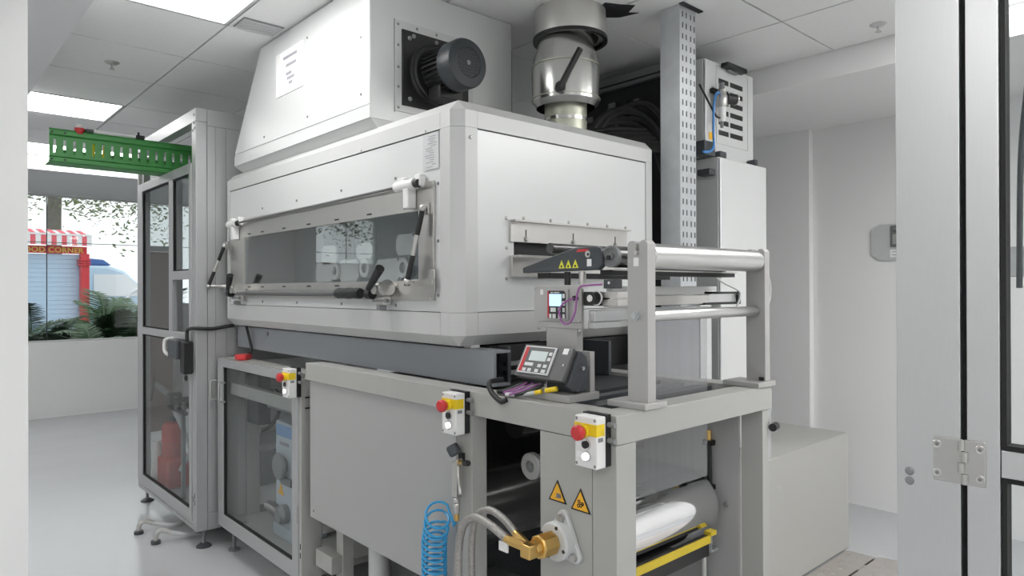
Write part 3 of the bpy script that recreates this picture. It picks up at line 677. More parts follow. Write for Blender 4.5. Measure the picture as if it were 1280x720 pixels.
# air gun and coil hose
ag = thing('air_gun', 'silver air blow gun with a dark blue cap hanging on the middle post', 'air gun', (1.32, 1.72, .93))
gx = 1.325
part('body', MB().hull([(gx-.012, 1.712, .918), (gx-.012, 1.738, .905), (gx+.012, 1.712, .918), (gx+.012, 1.738, .905), (gx-.010, 1.714, .79), (gx-.010, 1.740, .79), (gx+.010, 1.714, .79), (gx+.010, 1.740, .79)]), 'stainless', ag, bev=.004)
part('cap', MB().lathe([(0, 0), (.016, 0), (.021, .006), (.021, .030), (.017, .036), (0, .036)], (gx, 1.728, .925), (-.2, .45, .8), 14), 'dark_grey', ag)
part('nozzle', MB().cyl((gx, 1.715, .905), (gx-.01, 1.675, .912), .008, n=12), 'brass', ag)
part('nozzle_tip', MB().cyl((gx-.01, 1.675, .912), (gx-.014, 1.650, .916), .009, n=12), 'black', ag)
part('trigger', MB().tube([(gx-.012, 1.705, .895), (gx-.02, 1.694, .868), (gx-.018, 1.690, .835), (gx-.022, 1.680, .815)], .005, 8, 4), 'stainless', ag)
part('coupling', MB().lathe([(.010, 0), (.012, .002), (.012, .014), (.009, .018), (.011, .022), (.011, .045), (.008, .05), (0, .05)], (gx, 1.728, .79), (0, 0, -1), 14), 'stainless', ag)
part('brass_tail', MB().cyl((gx, 1.728, .740), (gx, 1.728, .718), .008, n=10), 'brass', ag)
part('hook', B(gx+.0125, TX-.0005, 1.715, 1.735, .895, .93), 'black', ag)
cp = [Vector((gx, 1.728, .722)), Vector((gx-.005, 1.735, .70))]
n = 15; tt = 0
for i in range(n*14+1):
    a = 2*math.pi*i/14; zz = .735-.028*i/14 if i < 28 else .735-.056-.0185*(i-28)/14
    tl = 1.795+min(1, i/60)*.02
    cp.append(Vector((gx-.025+.038*math.cos(a), tl+.042*math.sin(a)*.95, zz+.012*math.sin(a+.6)*(1 if i > 28 else 2.0))))
single('coil_hose', MB().tube(cp, .0042, 7), 'blue_hose', 'bright blue coiled air hose hanging below the air gun', 'hose', (gx, 1.8, .45))

# ------------------------------------------------------------------ glass enclosure on the left of the big panel
en = thing('glass_enclosure', 'low grey machine enclosure with a glazed door, between tall cabin and side panel', 'enclosure', (1.6, 3.4, 0))
EY0, EY1, EZ0, EZ1 = 2.90, 3.955, .135, 1.073
part('door_frame', MB().frame('X', TX, TX+.03, EY0+.03, EY1, EZ0+.005, EZ1-.003, EY0+.095, EY1-.075, EZ0+.075, EZ1-.045), 'anodised', en, bev=.002)
part('door_pane', B(TX+.013, TX+.018, EY0+.095, EY1-.075, EZ0+.075, EZ1-.045), 'pane_glass', en)
part('door_gasket', MB().frame('X', TX+.008, TX+.024, EY0+.095, EY1-.075, EZ0+.075, EZ1-.045, EY0+.101, EY1-.081, EZ0+.081, EZ1-.051), 'gasket', en)
part('corner_post', B(TX+.002, TX+.10, EY0, EY0+.026, EZ0, EZ1-.02), 'grey_powder', en, bev=.002)
part('post_gap', B(TX+.005, TX+.03, EY0+.0265, EY0+.0295, EZ0, EZ1-.02), 'gasket', en)
part('top_rail', B(TX+.032, TX+.118, EY0, EY1, EZ1-.03, EZ1-.0005), 'grey_powder', en)
part('bottom_pan', B(TX+.032, TX+.80, EY0+.03, EY1, EZ0, EZ0+.03), 'grey_powder', en)
part('left_wall', B(TX+.032, 1.498, EY1-.02, EY1, EZ0+.03, EZ1-.03), 'grey_panel', en)
part('rear_stile', B(1.50, 1.575, EY1-.035, EY1-.005, EZ0+.03, EZ1-.03), 'grey_powder', en)
part('bright_gap_sheet', B(1.576, 2.15, EY1-.004, EY1, EZ0+.03, EZ1-.03), 'paper', en)  # white sheet added to stand for bright light in the gaps between rails
for z0, z1 in ((.755, .875), (.55, .62), (.318, .515), (.14, .205)):
    part('rear_rail', B(1.576, 2.15, EY1-.04, EY1-.02, max(z0, EZ0+.031), z1), 'mid_grey', en)
part('inner_beam', B(TX+.05, TX+.085, EY0+.03, EY1-.021, .872, .935), 'grey_powder', en)
db = part('dark_box', B(1.50, 1.57, EY1-.20, EY1-.036, .70, 1.0), 'dark_grey', en, bev=.004)
part('inner_hose', MB().tube([(1.58, EY1-.13, .87), (1.60, EY1-.18, .88), (1.62, EY1-.22, .83), (1.60, EY1-.22, .74), (1.57, EY1-.18, .68), (1.54, EY1-.15, .66)], .012, 10, 5), 'rubber', en)
part('bracket_arm', B(1.55, 1.60, 3.35, EY1-.20, .795, .835), 'mid_grey', en)
for hh in (EY1-.12, EY1+.01): 
    part('handle', MB().tube([(TX-.0005, hh, .945), (TX-.03, hh, .945), (TX-.034, hh, .94), (TX-.034, hh, .845), (TX-.03, hh, .84), (TX-.0005, hh, .84)], .0045, 8), 'stainless', en)
for z in (.26, .30): part('lock_slot', B(TX+.0005, TX+.0025, EY0+.008, EY0+.014, z-.012, z+.012), 'gasket', en)
part('hinge_block', B(TX-.004, TX-.0001, EY0+.034, EY0+.058, .40, .48), 'anodised', en)
part('side_panel', B(TX+.102, TX+.80, EY0, EY0+.012, EZ0+.20, EZ1-.03), 'grey_panel', en)
for q in (.02, .04): part('side_clip', B(TX+.02, TX+.09, EY0-.006, EY0-.0002, EZ1-.06-q*2.4, EZ1-.054-q*2.4), 'black', en)
for y in (EY0+.08, EY1-.08): part('foot', MB().cyl((TX+.06, y, 0), (TX+.06, y, .012), .03, n=18).cyl((TX+.06, y, .012), (TX+.06, y, EZ0), .009, n=10), 'mid_grey', en)
# gear pump unit seen through the glass
gp = thing('gear_unit', 'pale blue upright gear unit with dark hand wheels behind the enclosure glass', 'gear unit', (1.6, 3.4, EZ0+.03))
gx0, ga0, gb0 = 1.50, 3.30, 3.52
part('housing', B(gx0, gx0+.16, ga0, gb0, EZ0+.0305, .765), 'gear_blue', gp, bev=.004)
part('blue_label', B(gx0-.002, gx0, ga0+.02, gb0-.01, .69, .75), 'print_blue', gp)
part('lettering', MB().box(gx0-.0018, gx0, ga0+.06, gb0-.05, .645, .662), 'print_grey', gp)
part('eye_bolt', MB().lathe([(.026+.008*math.cos(a*math.pi/6), .008*math.sin(a*math.pi/6)) for a in range(13)], (gx0+.06, ga0+.11, .818), (1, 0, 0), 22), 'mid_grey', gp)
part('eye_stem', MB().cyl((gx0+.06, ga0+.11, .765), (gx0+.06, ga0+.11, .788), .010, n=10), 'mid_grey', gp)
part('hand_wheel', MB().lathe([(0, 0), (.04, 0), (.044, .02), (.066, .022), (.072, .03), (.066, .04), (.03, .042), (0, .042)], (gx0, ga0+.11, .545), (-1, 0, 0), 28), 'mid_grey', gp)
part('dark_block', B(gx0-.02, gx0, ga0+.0, ga0+.12, .455, .49), 'mid_grey', gp)
part('gearbox_boss', MB().lathe([(0, 0), (.05, 0), (.05, .03), (.035, .05), (0, .05)], (gx0, ga0+.09, .30), (-1, 0, 0), 24), 'mid_grey', gp)
part('shaft', MB().cyl((gx0-.02, ga0+.13, .31), (gx0-.02, gb0+.05, .31), .026, n=16), 'stainless', gp)
part('warning_mark', MB().prism([(gb0-.10, .385), (gb0-.03, .385), (gb0-.065, .445)], 'X', gx0-.002, gx0), 'sign_orange', gp)
part('foot_casting', B(gx0-.01, gx0+.17, ga0-.02, gb0+.02, EZ0+.0302, EZ0+.09), 'gear_blue', gp, bev=.006)
# red lamp-like cap on the enclosure top
rb = thing('red_plug', 'small red plug with a black cable on the enclosure top under the hood', 'plug', (1.43, 3.72, EZ1))
part('plug_body', MB().prism([(1.375, 3.77), (1.44, 3.79), (1.455, 3.72), (1.40, 3.68), (1.37, 3.71)], 'Z', EZ1, EZ1+.03), 'red', rb, bev=.008)
part('plug_cable', MB().tube([(1.44, 3.73, EZ1+.03), (1.455, 3.735, 1.13), (1.45, 3.76, 1.2), (1.44, 3.77, 1.254)], .008, 8, 4), 'rubber', rb)
# ------------------------------------------------------------------ tall glazed cabin
CX, CY0, CY1, CZ0, CZ1 = 1.25, 4.0, 5.235, .105, 2.47
cb = thing('glazed_cabin', 'tall grey aluminium cabin with glass doors on levelling feet, left of the oven hood', 'cabin', (1.8, 4.6, 0))
part('corner_post', B(CX, CX+.06, CY0, CY0+.07, CZ0, CZ1-.075), 'anodised', cb, bev=.002)
part('corner_post', B(CX+.004, CX+.06, CY1-.02, CY1, CZ0, CZ1-.075), 'anodised', cb, bev=.002)
part('rear_post', B(CX+1.1, CX+1.16, CY1-.06, CY1, CZ0, CZ1-.075), 'anodised', cb)
part('rear_post', B(CX+1.1, CX+1.16, CY0+.012, CY0+.07, CZ0, CZ1-.075), 'anodised', cb)
part('top_rail', B(CX, CX+.06, CY0, CY1, CZ1-.074, CZ1), 'anodised', cb, bev=.002)
part('top_rail', B(CX+.061, CX+1.16, CY0, CY0+.07, CZ1-.092, CZ1-.0005), 'anodised', cb, bev=.002)
part('top_rail', B(CX+.061, CX+1.16, CY1-.06, CY1, CZ1-.074, CZ1-.0005), 'anodised', cb)
part('bottom_rail', B(CX+.002, CX+.06, CY0+.071, CY1-.021, CZ0, CZ0+.022), 'anodised', cb)
part('bottom_rail', B(CX+.002, CX+.06, CY0+.071, CY1-.021, CZ0+.026, CZ0+.043), 'anodised', cb)
part('rail_groove', B(CX+.008, CX+.06, CY0+.071, CY1-.021, CZ0+.0225, CZ0+.0255), 'gasket', cb)
part('bottom_rail', B(CX+.061, CX+1.16, CY0, CY0+.06, CZ0, CZ0+.095), 'anodised', cb)
part('side_panel', B(CX+.062, CX+.105, CY0+.001, CY0+.02, CZ0+.096, CZ1-.093), 'anodised', cb)
part('side_panel', B(CX+.1065, CX+.165, CY0+.001, CY0+.02, CZ0+.096, CZ1-.093), 'anodised', cb)
part('side_panel', B(CX+.1665, CX+1.1, CY0+.001, CY0+.02, CZ0+.096, CZ1-.093), 'anodised', cb)
part('floor_pan', B(CX+.065, CX+1.1, CY0+.07, CY1-.065, CZ0+.02, CZ0+.045), 'grey_panel', cb)
part('inner_column', B(1.275, 1.315, CY1-.07, CY1-.021, CZ0+.05, CZ1-.1), 'anodised', cb)
part('inner_panel', B(1.325, 1.47, CY1-.035, CY1-.022, .47, 1.72), 'brown_panel', cb)
part('inner_bar', B(1.32, 1.48, CY1-.045, CY1-.022, 1.722, 1.76), 'anodised', cb)
part('inner_column', B(1.475, 1.53, CY1-.05, CY1-.021, CZ0+.05, CZ1-.1), 'anodised', cb)
part('white_cover', B(1.535, 1.60, CY1-.05, CY1-.03, .62, 1.36), 'white_panel', cb)
part('rear_panel', B(CX+1.13, CX+1.15, CY0+.35, CY1-.07, CZ0+.1, 2.2), 'grey_panel', cb)
# the door leaf
dx0, dx1 = CX-.004, CX+.026
dl = part('door_stile', B(dx0, dx1, 5.10, 5.213, .150, 2.172), 'anodised', cb, bev=.002)
part('door_stile', B(dx0, dx1, 4.073, 4.115, .150, 2.172), 'anodised', cb, bev=.002)
part('door_rail', B(dx0, dx1, 4.116, 5.099, 2.118, 2.172), 'anodised', cb, bev=.002)
part('door_rail', B(dx0, dx1, 4.116, 5.099, .150, .208), 'anodised', cb, bev=.002)
part('door_rail', B(dx0, dx1, 4.116, 5.099, 1.160, 1.205), 'anodised', cb, bev=.002)
part('door_mullion', B(dx0, dx1, 4.425, 4.495, 1.206, 2.117), 'anodised', cb, bev=.002)
part('door_rail', B(dx0, dx1, 4.116, 4.424, 1.515, 1.565), 'anodised', cb, bev=.002)
for y0, y1, z0, z1 in ((4.496, 5.099, 1.206, 2.117), (4.116, 4.424, 1.566, 2.117), (4.116, 5.099, .209, 1.159)):
    part('door_gasket', MB().frame('X', dx0+.006, dx0+.022, y0, y1, z0, z1, y0+.008, y1-.008, z0+.008, z1-.008), 'gasket', cb)
    part('door_pane', B(dx0+.012, dx0+.016, y0+.008, y1-.008, z0+.008, z1-.008), 'smoke_glass', cb)
part('side_pane', B(CX+.06, CX+1.1, CY1-.012, CY1-.008, CZ0+.1, CZ1-.1), 'pane_glass', cb)
for y, z in ((4.03, .30), (4.03, .262), (4.052, .28)): part('lock_slot', B(CX-.0012, CX-.0001, y-.003, y+.003, z-.014, z+.014), 'gasket', cb)
for y, z in ((4.03, 2.435), (4.03, 2.39), (4.02, 2.36), (4.05, 2.35)): part('bolt_cap', MB().cyl((CX-.002, y, z), (CX-.0001, y, z), .009, n=10), 'mid_grey', cb)
for x, y in ((CX+.055, CY0+.05), (CX+.05, CY1-.045), (CX+1.1, CY0+.06), (CX+1.1, CY1-.05)):
    f = part('foot', MB().lathe([(0, 0), (.042, 0), (.042, .006), (.018, .022), (0, .022)], (x, y, 0), (0, 0, 1), 22), 'dark_grey', cb)
    part('foot_stem', MB().cyl((x, y, .022), (x, y, CZ0), .010, n=12), 'mid_grey', f)
# lock
lk = part('door_lock', B(CX-.065, CX-.0045, 4.13, 4.30, 1.06, 1.17), 'dark_grey', cb, bev=.006)
part('lock_handle', MB().hull([(CX-.05, 4.045, 1.165), (CX-.05, 4.125, 1.165), (CX-.001, 4.045, 1.165), (CX-.001, 4.125, 1.165), (CX-.05, 4.05, .98), (CX-.05, 4.115, .98), (CX-.001, 4.05, .98), (CX-.001, 4.115, .98)]), 'black', lk, bev=.008)
part('lock_tail', MB().lathe([(.012+.006*math.cos(a*math.pi/5), .006*math.sin(a*math.pi/5)) for a in range(11)], (CX-.03, 4.08, .958), (1, 0, 0), 16), 'black', lk)
part('door_handle', MB().tube([(CX-.005, 4.40, 1.165), (CX-.045, 4.40, 1.16), (CX-.055, 4.40, 1.14), (CX-.055, 4.39, 1.09), (CX-.04, 4.36, 1.07), (CX-.005, 4.35, 1.07)], .010, 10, 4), 'white_plastic', lk)
part('lock_cable', MB().tube([(CX-.025, 4.075, 1.16), (CX-.025, 4.075, 1.215), (CX-.02, 4.05, 1.235), (CX, 3.985, 1.24), (CX+.08, 3.982, 1.235), (CX+.16, 3.98, 1.245), (CX+.20, 3.972, 1.25)], .010, 8, 5), 'rubber', lk)
# things inside the cabin
rp = thing('red_pump', 'dull red pump unit standing inside the tall glazed cabin', 'pump', (1.40, 4.88, CZ0+.045))
part('pump_base', B(1.315, 1.50, 4.80, 5.02, CZ0+.0455, .345), 'red_dull', rp, bev=.02)
part('pump_body', MB().lathe([(0, .345), (.062, .345), (.072, .37), (.072, .545), (.058, .57), (.02, .58), (0, .58)], (1.388, 4.90, 0), (0, 0, 1), 26), 'red_dull', rp)
part('pump_band', MB().lathe([(.0721, .46), (.075, .46), (.075, .475), (.0721, .475), (.0721, .46)], (1.388, 4.90, 0), (0, 0, 1), 26), 'red', rp)
part('pump_hose', MB().tube([(1.36, 4.86, .70), (1.375, 4.80, .64), (1.40, 4.70, .52), (1.42, 4.66, .42), (1.40, 4.72, .33), (1.40, 4.80, .27)], .014, 10, 5), 'label_grey', rp)
part('valve', B(1.37, 1.41, 4.87, 4.93, .5805, .61), 'dark_grey', rp, bev=.004)
single('white_canister', MB().lathe([(0, 0), (.032, 0), (.032, .25), (.02, .28), (0, .28)], (1.325, 5.06, CZ0+.046), (0, 0, 1), 20), 'white_plastic', 'small white canister beside the red pump inside the glazed cabin', 'canister', (1.325, 5.06, CZ0+.046))
ia = thing('black_arm', 'dark arm with a tilted grip plate inside the cabin above the red pump', 'arm', (1.33, 4.8, .62))
part('arm', MB().hull([(1.31, 5.05, .84), (1.325, 5.05, .84), (1.31, 5.05, .80), (1.325, 5.05, .80), (1.31, 4.42, .76), (1.325, 4.42, .76), (1.31, 4.42, .72), (1.325, 4.42, .72)]), 'mid_grey', ia)
part('grip_plate', MB().hull([(1.295, 5.10, .70), (1.309, 5.12, .70), (1.295, 5.0, .92), (1.309, 5.02, .92), (1.309, 5.10, .70), (1.309, 5.0, .92)]), 'black', ia)
part('joint', MB().cyl((1.285, 4.66, .76), (1.36, 4.66, .76), .045, n=18), 'black', ia)
part('joint', MB().cyl((1.285, 4.50, .755), (1.36, 4.50, .755), .038, n=18), 'black', ia)
part('cross_lever', MB().cyl((1.32, 4.72, .70), (1.32, 4.42, .70), .014, n=10), 'black', ia)
part('arm_post', B(1.33, 1.35, 4.52, 4.55, CZ0+.0455, .74), 'mid_grey', ia)
# hose ends on the floor
fh = thing('floor_hoses', 'two grey hoses with metal couplings lying on the floor under the cabin', 'hose', (1.1, 4.3, 0))
for y0, dx in ((4.50, 0), (4.26, .03)):
    hz = part('hose', MB().tube([(1.75+dx, y0+.1, .02), (1.45+dx, y0+.02, .02), (1.26+dx, y0-.03, .025), (1.16+dx, y0-.01, .055)], .012, 8, 5), 'label_grey', fh)
    part('elbow', MB().tube([(1.16+dx, y0-.01, .055), (1.12+dx, y0+.01, .07), (1.09+dx, y0+.02, .055), (1.085+dx, y0+.02, .012)], .014, 10, 4), 'stainless', hz)
    part('plug', MB().cyl((1.085+dx, y0+.02, 0.001), (1.085+dx, y0+.02, .018), .026, n=16), 'dark_grey', hz)
# green cable tray
gt = thing('cable_tray', 'green perforated cable tray sticking out over the cabin door', 'cable tray', (1.0, 4.6, 2.18))
ga, gb = .652, 1.46
YT = 4.60; zt0, zt1 = 2.180, 2.372
GS = [(.672+.048*k) for k in range(16)]
mbt = MB(); pr0 = None
# web with true holes: built from strips between the slots
mbt.box(ga, gb, YT, YT+.004, zt0+.035, zt0+.055); mbt.box(ga, gb, YT, YT+.004, zt1-.062, zt1-.042)
xp = ga
for x in GS:
    mbt.box(xp, x, YT, YT+.004, zt0+.055, zt1-.062); xp = x+.013
mbt.box(xp, gb, YT, YT+.004, zt0+.055, zt1-.062)
part('tray_web', mbt, 'green_tray', gt, smooth=0)
part('upper_bead', MB().prism([(YT+.004, zt1-.042), (YT-.010, zt1-.034), (YT-.010, zt1-.012), (YT, zt1), (YT+.010, zt1), (YT+.010, zt1-.006), (YT+.004, zt1-.012)], 'X', ga, gb), 'green_tray', gt)
part('lower_bead', MB().prism([(YT+.004, zt0+.035), (YT-.010, zt0+.026), (YT-.010, zt0+.006), (YT, zt0), (YT+.02, zt0), (YT+.02, zt0+.006), (YT+.004, zt0+.012)], 'X', ga, gb), 'green_tray', gt)
part('tray_bottom', B(ga, gb, YT+.0205, YT+.14, zt0, zt0+.003), 'green_tray', gt)
part('tray_back', B(ga+.05, gb, YT+.14, YT+.144, zt0, zt0+.10), 'green_tray', gt)
s0 = None
for x in (ga+.012, ga+.075):
    for z in (zt0+.016, zt1-.023):
        if s0 is None: s0 = part('hole', MB().cyl((x, YT-.0108, z), (x, YT-.0098, z), .006, n=10), 'black', gt); a0 = Vector((x, 0, z))
        else: inst(s0, gt, Vector((x, 0, z))-a0)
for i, (x, m) in enumerate(((.86, 'yellow'), (.915, 'yellow'))): part('cable', MB().cyl((x+.004, YT+.03, zt0+.004), (x+.02, YT+.03, zt1-.05), .008, n=8), m, gt)
lr = thing('signal_lamp', 'white rod lamp with a red band lying on top of the green cable tray', 'lamp', (.9, YT+.06, zt1))
yl = YT+.005
part('lamp_cap', MB().lathe([(0, 0), (.018, 0), (.020, .004), (.020, .022), (0, .022)], (.800, yl, zt1+.018), (0, 0, 1), 18), 'white_plastic', lr)
part('red_band', MB().lathe([(0, -.017), (.021, -.017), (.021, .018), (0, .018)], (.800, yl, zt1+.0), (0, 0, 1), 18).cyl((.80, yl, zt1+.001), (.80, yl, zt1+.018), .026, n=18), 'red', lr)
part('lamp_base', B(.826, .87, yl-.018, yl+.018, zt1+.0005, zt1+.018), 'dark_grey', lr, bev=.004)
part('rod', MB().cyl((.87, yl-.006, zt1+.012), (1.09, yl-.006, zt1+.012), .010, n=10), 'white_plastic', lr)
part('rod_end', MB().box(1.09, 1.14, yl-.012, yl+.012, zt1+.0005, zt1+.022).box(1.10, 1.112, yl-.012, yl+.012, zt1+.022, zt1+.04), 'black', lr, bev=.003)

# ------------------------------------------------------------------ roller stand on the table
rs = thing('roller_stand', 'grey two-post stand holding two shiny aluminium rollers on the table end', 'roller stand', (1.8, 1.137, TT))
def post(xa, xb, xba, xbb, notch):
    part('foot_plate', B(xba, xbb, 1.093, 1.222, TT+.0005, TT+.017), 'plate_alu', rs, bev=.0015)
    P = [(1.104, TT+.017), (1.171, TT+.017), (1.171, 1.572), (1.164, 1.581), (1.152, 1.581), (1.145, 1.575), (1.143, 1.575), (1.143, 1.553), (1.132, 1.553), (1.132, 1.575), (1.130, 1.575), (1.124, 1.581), (1.112, 1.581), (1.104, 1.572)]
    return part('stand_post', MB().prism(P, 'X', xa, xb), 'plate_alu', rs, bev=.0012, smooth=20)
p1 = post(1.486, 1.521, 1.459, 1.556, True); p2 = post(2.118, 2.150, 2.055, 2.168, True)
part('upper_roller', MB().lathe([(0, 0), (.030, 0), (.035, .004), (.035, .588), (.030, .592), (0, .592)], (1.523, 1.137, 1.541), (1, 0, 0), 44), 'roller_alu', rs)
part('lower_roller', MB().lathe([(0, 0), (.0155, 0), (.0165, .002), (.0165, .590), (.0155, .592), (0, .592)], (1.523, 1.137, 1.377), (1, 0, 0), 32), 'roller_alu', rs)
part('axle', MB().cyl((1.478, 1.1375, 1.548), (1.523, 1.1375, 1.548), .0055, n=12), 'stainless', rs)
part('hex_bolt', MB().cyl((1.486, 1.140, 1.378), (1.478, 1.140, 1.378), .0115, n=16).cyl((1.478, 1.140, 1.378), (1.471, 1.140, 1.378), .009, n=6), 'galvanised', rs)
part('post_label', B(1.4853, 1.4859, 1.133, 1.150, 1.512, 1.535), 'paper', p1)
part('grey_loop', MB().tube([(2.150, 1.12, 1.50), (2.175, 1.12, 1.48), (2.183, 1.12, 1.44), (2.172, 1.12, 1.405), (2.150, 1.12, 1.39)], .005, 8, 4), 'label_grey', rs)
part('black_clip', B(2.109, 2.1175, 1.106, 1.122, 1.149, 1.16), 'black', rs)

gu = thing('guard_panel', 'mid grey sheet metal guard standing behind the plastic web beside the slotted post', 'guard', (2.5, 1.69, 0))
part('guard_sheet', B(2.30, 2.643, 1.685, 1.697, 0, 1.375), 'channel_paint', gu, bev=.002)
part('guard_edge', B(2.645, 2.735, 1.680, 1.697, 0, 1.39), 'label_grey', gu, bev=.002)
part('guard_foot', B(2.30, 2.735, 1.60, 1.679, 0, .02), 'mid_grey', gu)
# ------------------------------------------------------------------ web guide (dark wedge, black roller, sensor rail)
wg = thing('web_guide', 'web guide with a dark wedge side plate, yellow warning triangles and a black roller', 'web guide', (1.52, 1.4, TT+.02))
GXW = 1.50
wedge = [(1.606, 1.503), (1.606, 1.520), (1.385, 1.573), (1.375, 1.5745), (1.300, 1.5745), (1.285, 1.570), (1.278, 1.560), (1.272, 1.520), (1.290, 1.506)]
wp = part('side_plate', MB().prism(wedge, 'X', GXW, GXW+.022), 'dark_grey', wg, bev=.003)
for y in (1.432, 1.404, 1.376):
    P = [(y-.0125, 1.5135), (y+.0125, 1.5135), (y, 1.5385)]
    part('warning_mark', MB().prism(P, 'X', GXW-.0008, GXW-.0001), 'sign_lime', wp)
    part('mark_symbol', B(GXW-.0012, GXW-.0008, y-.0025, y+.0035, 1.516, 1.523), 'pcb_dark', wp)
part('red_emblem', MB().prism([(1.323, 1.568), (1.366, 1.568), (1.372, 1.5605), (1.330, 1.5605)], 'X', GXW-.0008, GXW-.0001), 'red', wp)
part('plate_bolt', MB().cyl((GXW-.006, 1.323, 1.5525), (GXW, 1.323, 1.5525), .010, n=14), 'stainless', wp)
part('bolt_socket', MB().cyl((GXW-.0066, 1.321, 1.5515), (GXW-.006, 1.321, 1.5515), .0045, n=6), 'black', wp)
part('white_tag', B(GXW-.0008, GXW-.0001, 1.313, 1.330, 1.517, 1.538), 'paper', wp)
part('side_plate', MB().prism(wedge, 'X', 2.16, 2.18), 'dark_grey', wg)
br = part('guide_roller', MB().cyl((GXW+.024, 1.252, 1.543), (2.158, 1.252, 1.543), .031, n=36), 'dark_roller', wg)
part('roller_end', MB().lathe([(0, .004), (.010, .004), (.0105, .012), (.022, .012), (.027, .006), (.031, .006), (.031, .020), (0, .020)], (GXW+.004, 1.252, 1.543), (1, 0, 0), 32), 'mid_grey', br)
part('roller_hub', B(GXW+.004, GXW+.0075, 1.248, 1.260, 1.533, 1.546), 'black', br)
part('guide_roller', MB().cyl((1.62, 1.60, 1.587), (2.158, 1.60, 1.587), .018, n=28), 'dark_roller', wg)
part('frame_bar', B(GXW+.023, 2.158, 1.235, 1.30, 1.490, 1.506), 'black', wg)
part('frame_edge', B(GXW+.0, 2.158, 1.225, 1.2345, 1.503, 1.507), 'stainless', wg)
part('cross_tube', MB().box(GXW+.023, 2.158, 1.50, 1.56, 1.485, 1.502), 'black', wg)
part('support_peg', MB().cyl((GXW+.012, 1.419, 1.463), (GXW+.012, 1.419, 1.4845), .010, n=12).cyl((GXW+.012, 1.419, 1.4845), (GXW+.012, 1.419, 1.503), .010, n=12), 'black', wg)
part('support_peg', MB().cyl((GXW+.02, 1.366, 1.463), (GXW+.02, 1.366, 1.503), .011, n=12), 'stainless', wg)
# carrying plate, pillar and foot
cpz = [(1.552, 1.360), (1.552, 1.461), (1.353, 1.461), (1.353, 1.351), (1.543, 1.351)]
cpl = part('carrier_plate', MB().prism(cpz, 'X', GXW, GXW+.012), 'plate_alu', wg, bev=.001)
part('carrier_step', B(GXW+.001, GXW+.012, 1.353, 1.535, 1.333, 1.3505), 'plate_alu', wg)
part('pillar', B(GXW+.002, GXW+.03, 1.374, 1.50, 1.19, 1.3325), 'plate_alu', wg, bev=.001)
part('foot_plate', B(GXW+.0, GXW+.02, 1.320, 1.50, TT+.022, 1.268), 'plate_alu', wg)
part('foot_base', B(GXW-.10, GXW+.03, 1.31, 1.55, TT+.0005, TT+.0215), 'plate_alu', wg, bev=.0015)
screws(wg, [(GXW, y, z) for y, z in ((1.545, 1.457), (1.36, 1.457), (1.36, 1.357), (1.53, 1.33), (1.358, 1.328))], (-1, 0, 0), .005, .005, 'stainless')
part('small_tag', B(GXW-.0008, GXW-.0001, 1.512, 1.524, 1.434, 1.45), 'white_plastic', cpl)
# display module
dm = part('display_panel', B(GXW-.006, GXW-.0003, 1.402, 1.488, 1.358, 1.450), 'plate_alu', wg, bev=.001)
part('panel_face', MB().prism([(1.410, 1.362), (1.486, 1.362), (1.486, 1.446), (1.418, 1.446), (1.410, 1.438)], 'X', GXW-.0068, GXW-.0061), 'pcb_dark', dm)
part('red_stripe', B(GXW-.0074, GXW-.0069, 1.480, 1.486, 1.364, 1.444), 'red', dm)
part('screen', B(GXW-.0078, GXW-.0069, 1.427, 1.478, 1.399, 1.436), 'screen_blue', dm)
part('lettering', MB().box(GXW-.0074, GXW-.0069, 1.462, 1.473, 1.439, 1.442).box(GXW-.0074, GXW-.0069, 1.436, 1.458, 1.439, 1.442), 'key_white', dm, kind='stuff')
s0 = None
for y, z, w in ((1.462, 1.388, .022), (1.474, 1.369, .009), (1.458, 1.369, .013), (1.436, 1.388, .009), (1.436, 1.369, .009), (1.418, 1.43, .010), (1.418, 1.408, .010), (1.418, 1.388, .009), (1.418, 1.369, .009)):
    part('key', B(GXW-.0076, GXW-.0069, y-w/2, y+w/2, z-.0065, z+.0065), 'key_white', dm)
# sensor, camera head and rails
part('rail', B(GXW+.02, 2.145, 1.318, 1.342, 1.355, 1.388), 'brushed_alu', wg, bev=.002)
part('rail', B(GXW+.02, 1.64, 1.318, 1.345, 1.334, 1.353), 'brushed_alu', wg, bev=.002)
part('sensor_rail', B(1.60, 2.18, 1.318, 1.342, 1.431, 1.459), 'white_frame', wg, bev=.002)
part('sensor_rail', B(1.585, 2.14, 1.322, 1.342, 1.397, 1.430), 'stainless', wg, bev=.002)
part('rail_fork', MB().box(2.10, 2.345, 1.318, 1.338, 1.432, 1.440).box(2.10, 2.345, 1.318, 1.338, 1.394, 1.402).box(2.325, 2.345, 1.318, 1.338, 1.4025, 1.4315), 'black', wg)
part('fork_bar', B(2.142, 2.324, 1.324, 1.338, 1.4025, 1.4315), 'brushed_alu', wg)
part('fork_cable', MB().tube([(2.13, 1.30, 1.50), (2.22, 1.32, 1.475), (2.32, 1.315, 1.445), (2.325, 1.31, 1.42), (2.30, 1.31, 1.38)], .004, 6, 5), 'label_grey', wg)
sh = part('sensor_head', B(GXW+.004, GXW+.05, 1.285, 1.348, 1.402, 1.443), 'black', wg, bev=.002)
part('sensor_knob', MB().cyl((GXW+.004, 1.300, 1.424), (GXW-.018, 1.300, 1.424), .018, n=24), 'black', sh)
part('knob_ring', MB().ring((GXW+.0035, 1.296, 1.425), (GXW-.001, 1.296, 1.425), .022, .0185, 28), 'white_plastic', sh)
part('knob_face', MB().cyl((GXW-.018, 1.304, 1.424), (GXW-.0195, 1.304, 1.424), .010, n=20), 'white_plastic', sh)
part('red_dot', B(GXW-.0012, GXW+.0038, 1.326, 1.330, 1.420, 1.428), 'red', sh)
for z in (1.412, 1.434):
    part('bracket', B(GXW+.01, GXW+.07, 1.225, 1.284, z-.009, z+.009), 'stainless', sh, bev=.001)
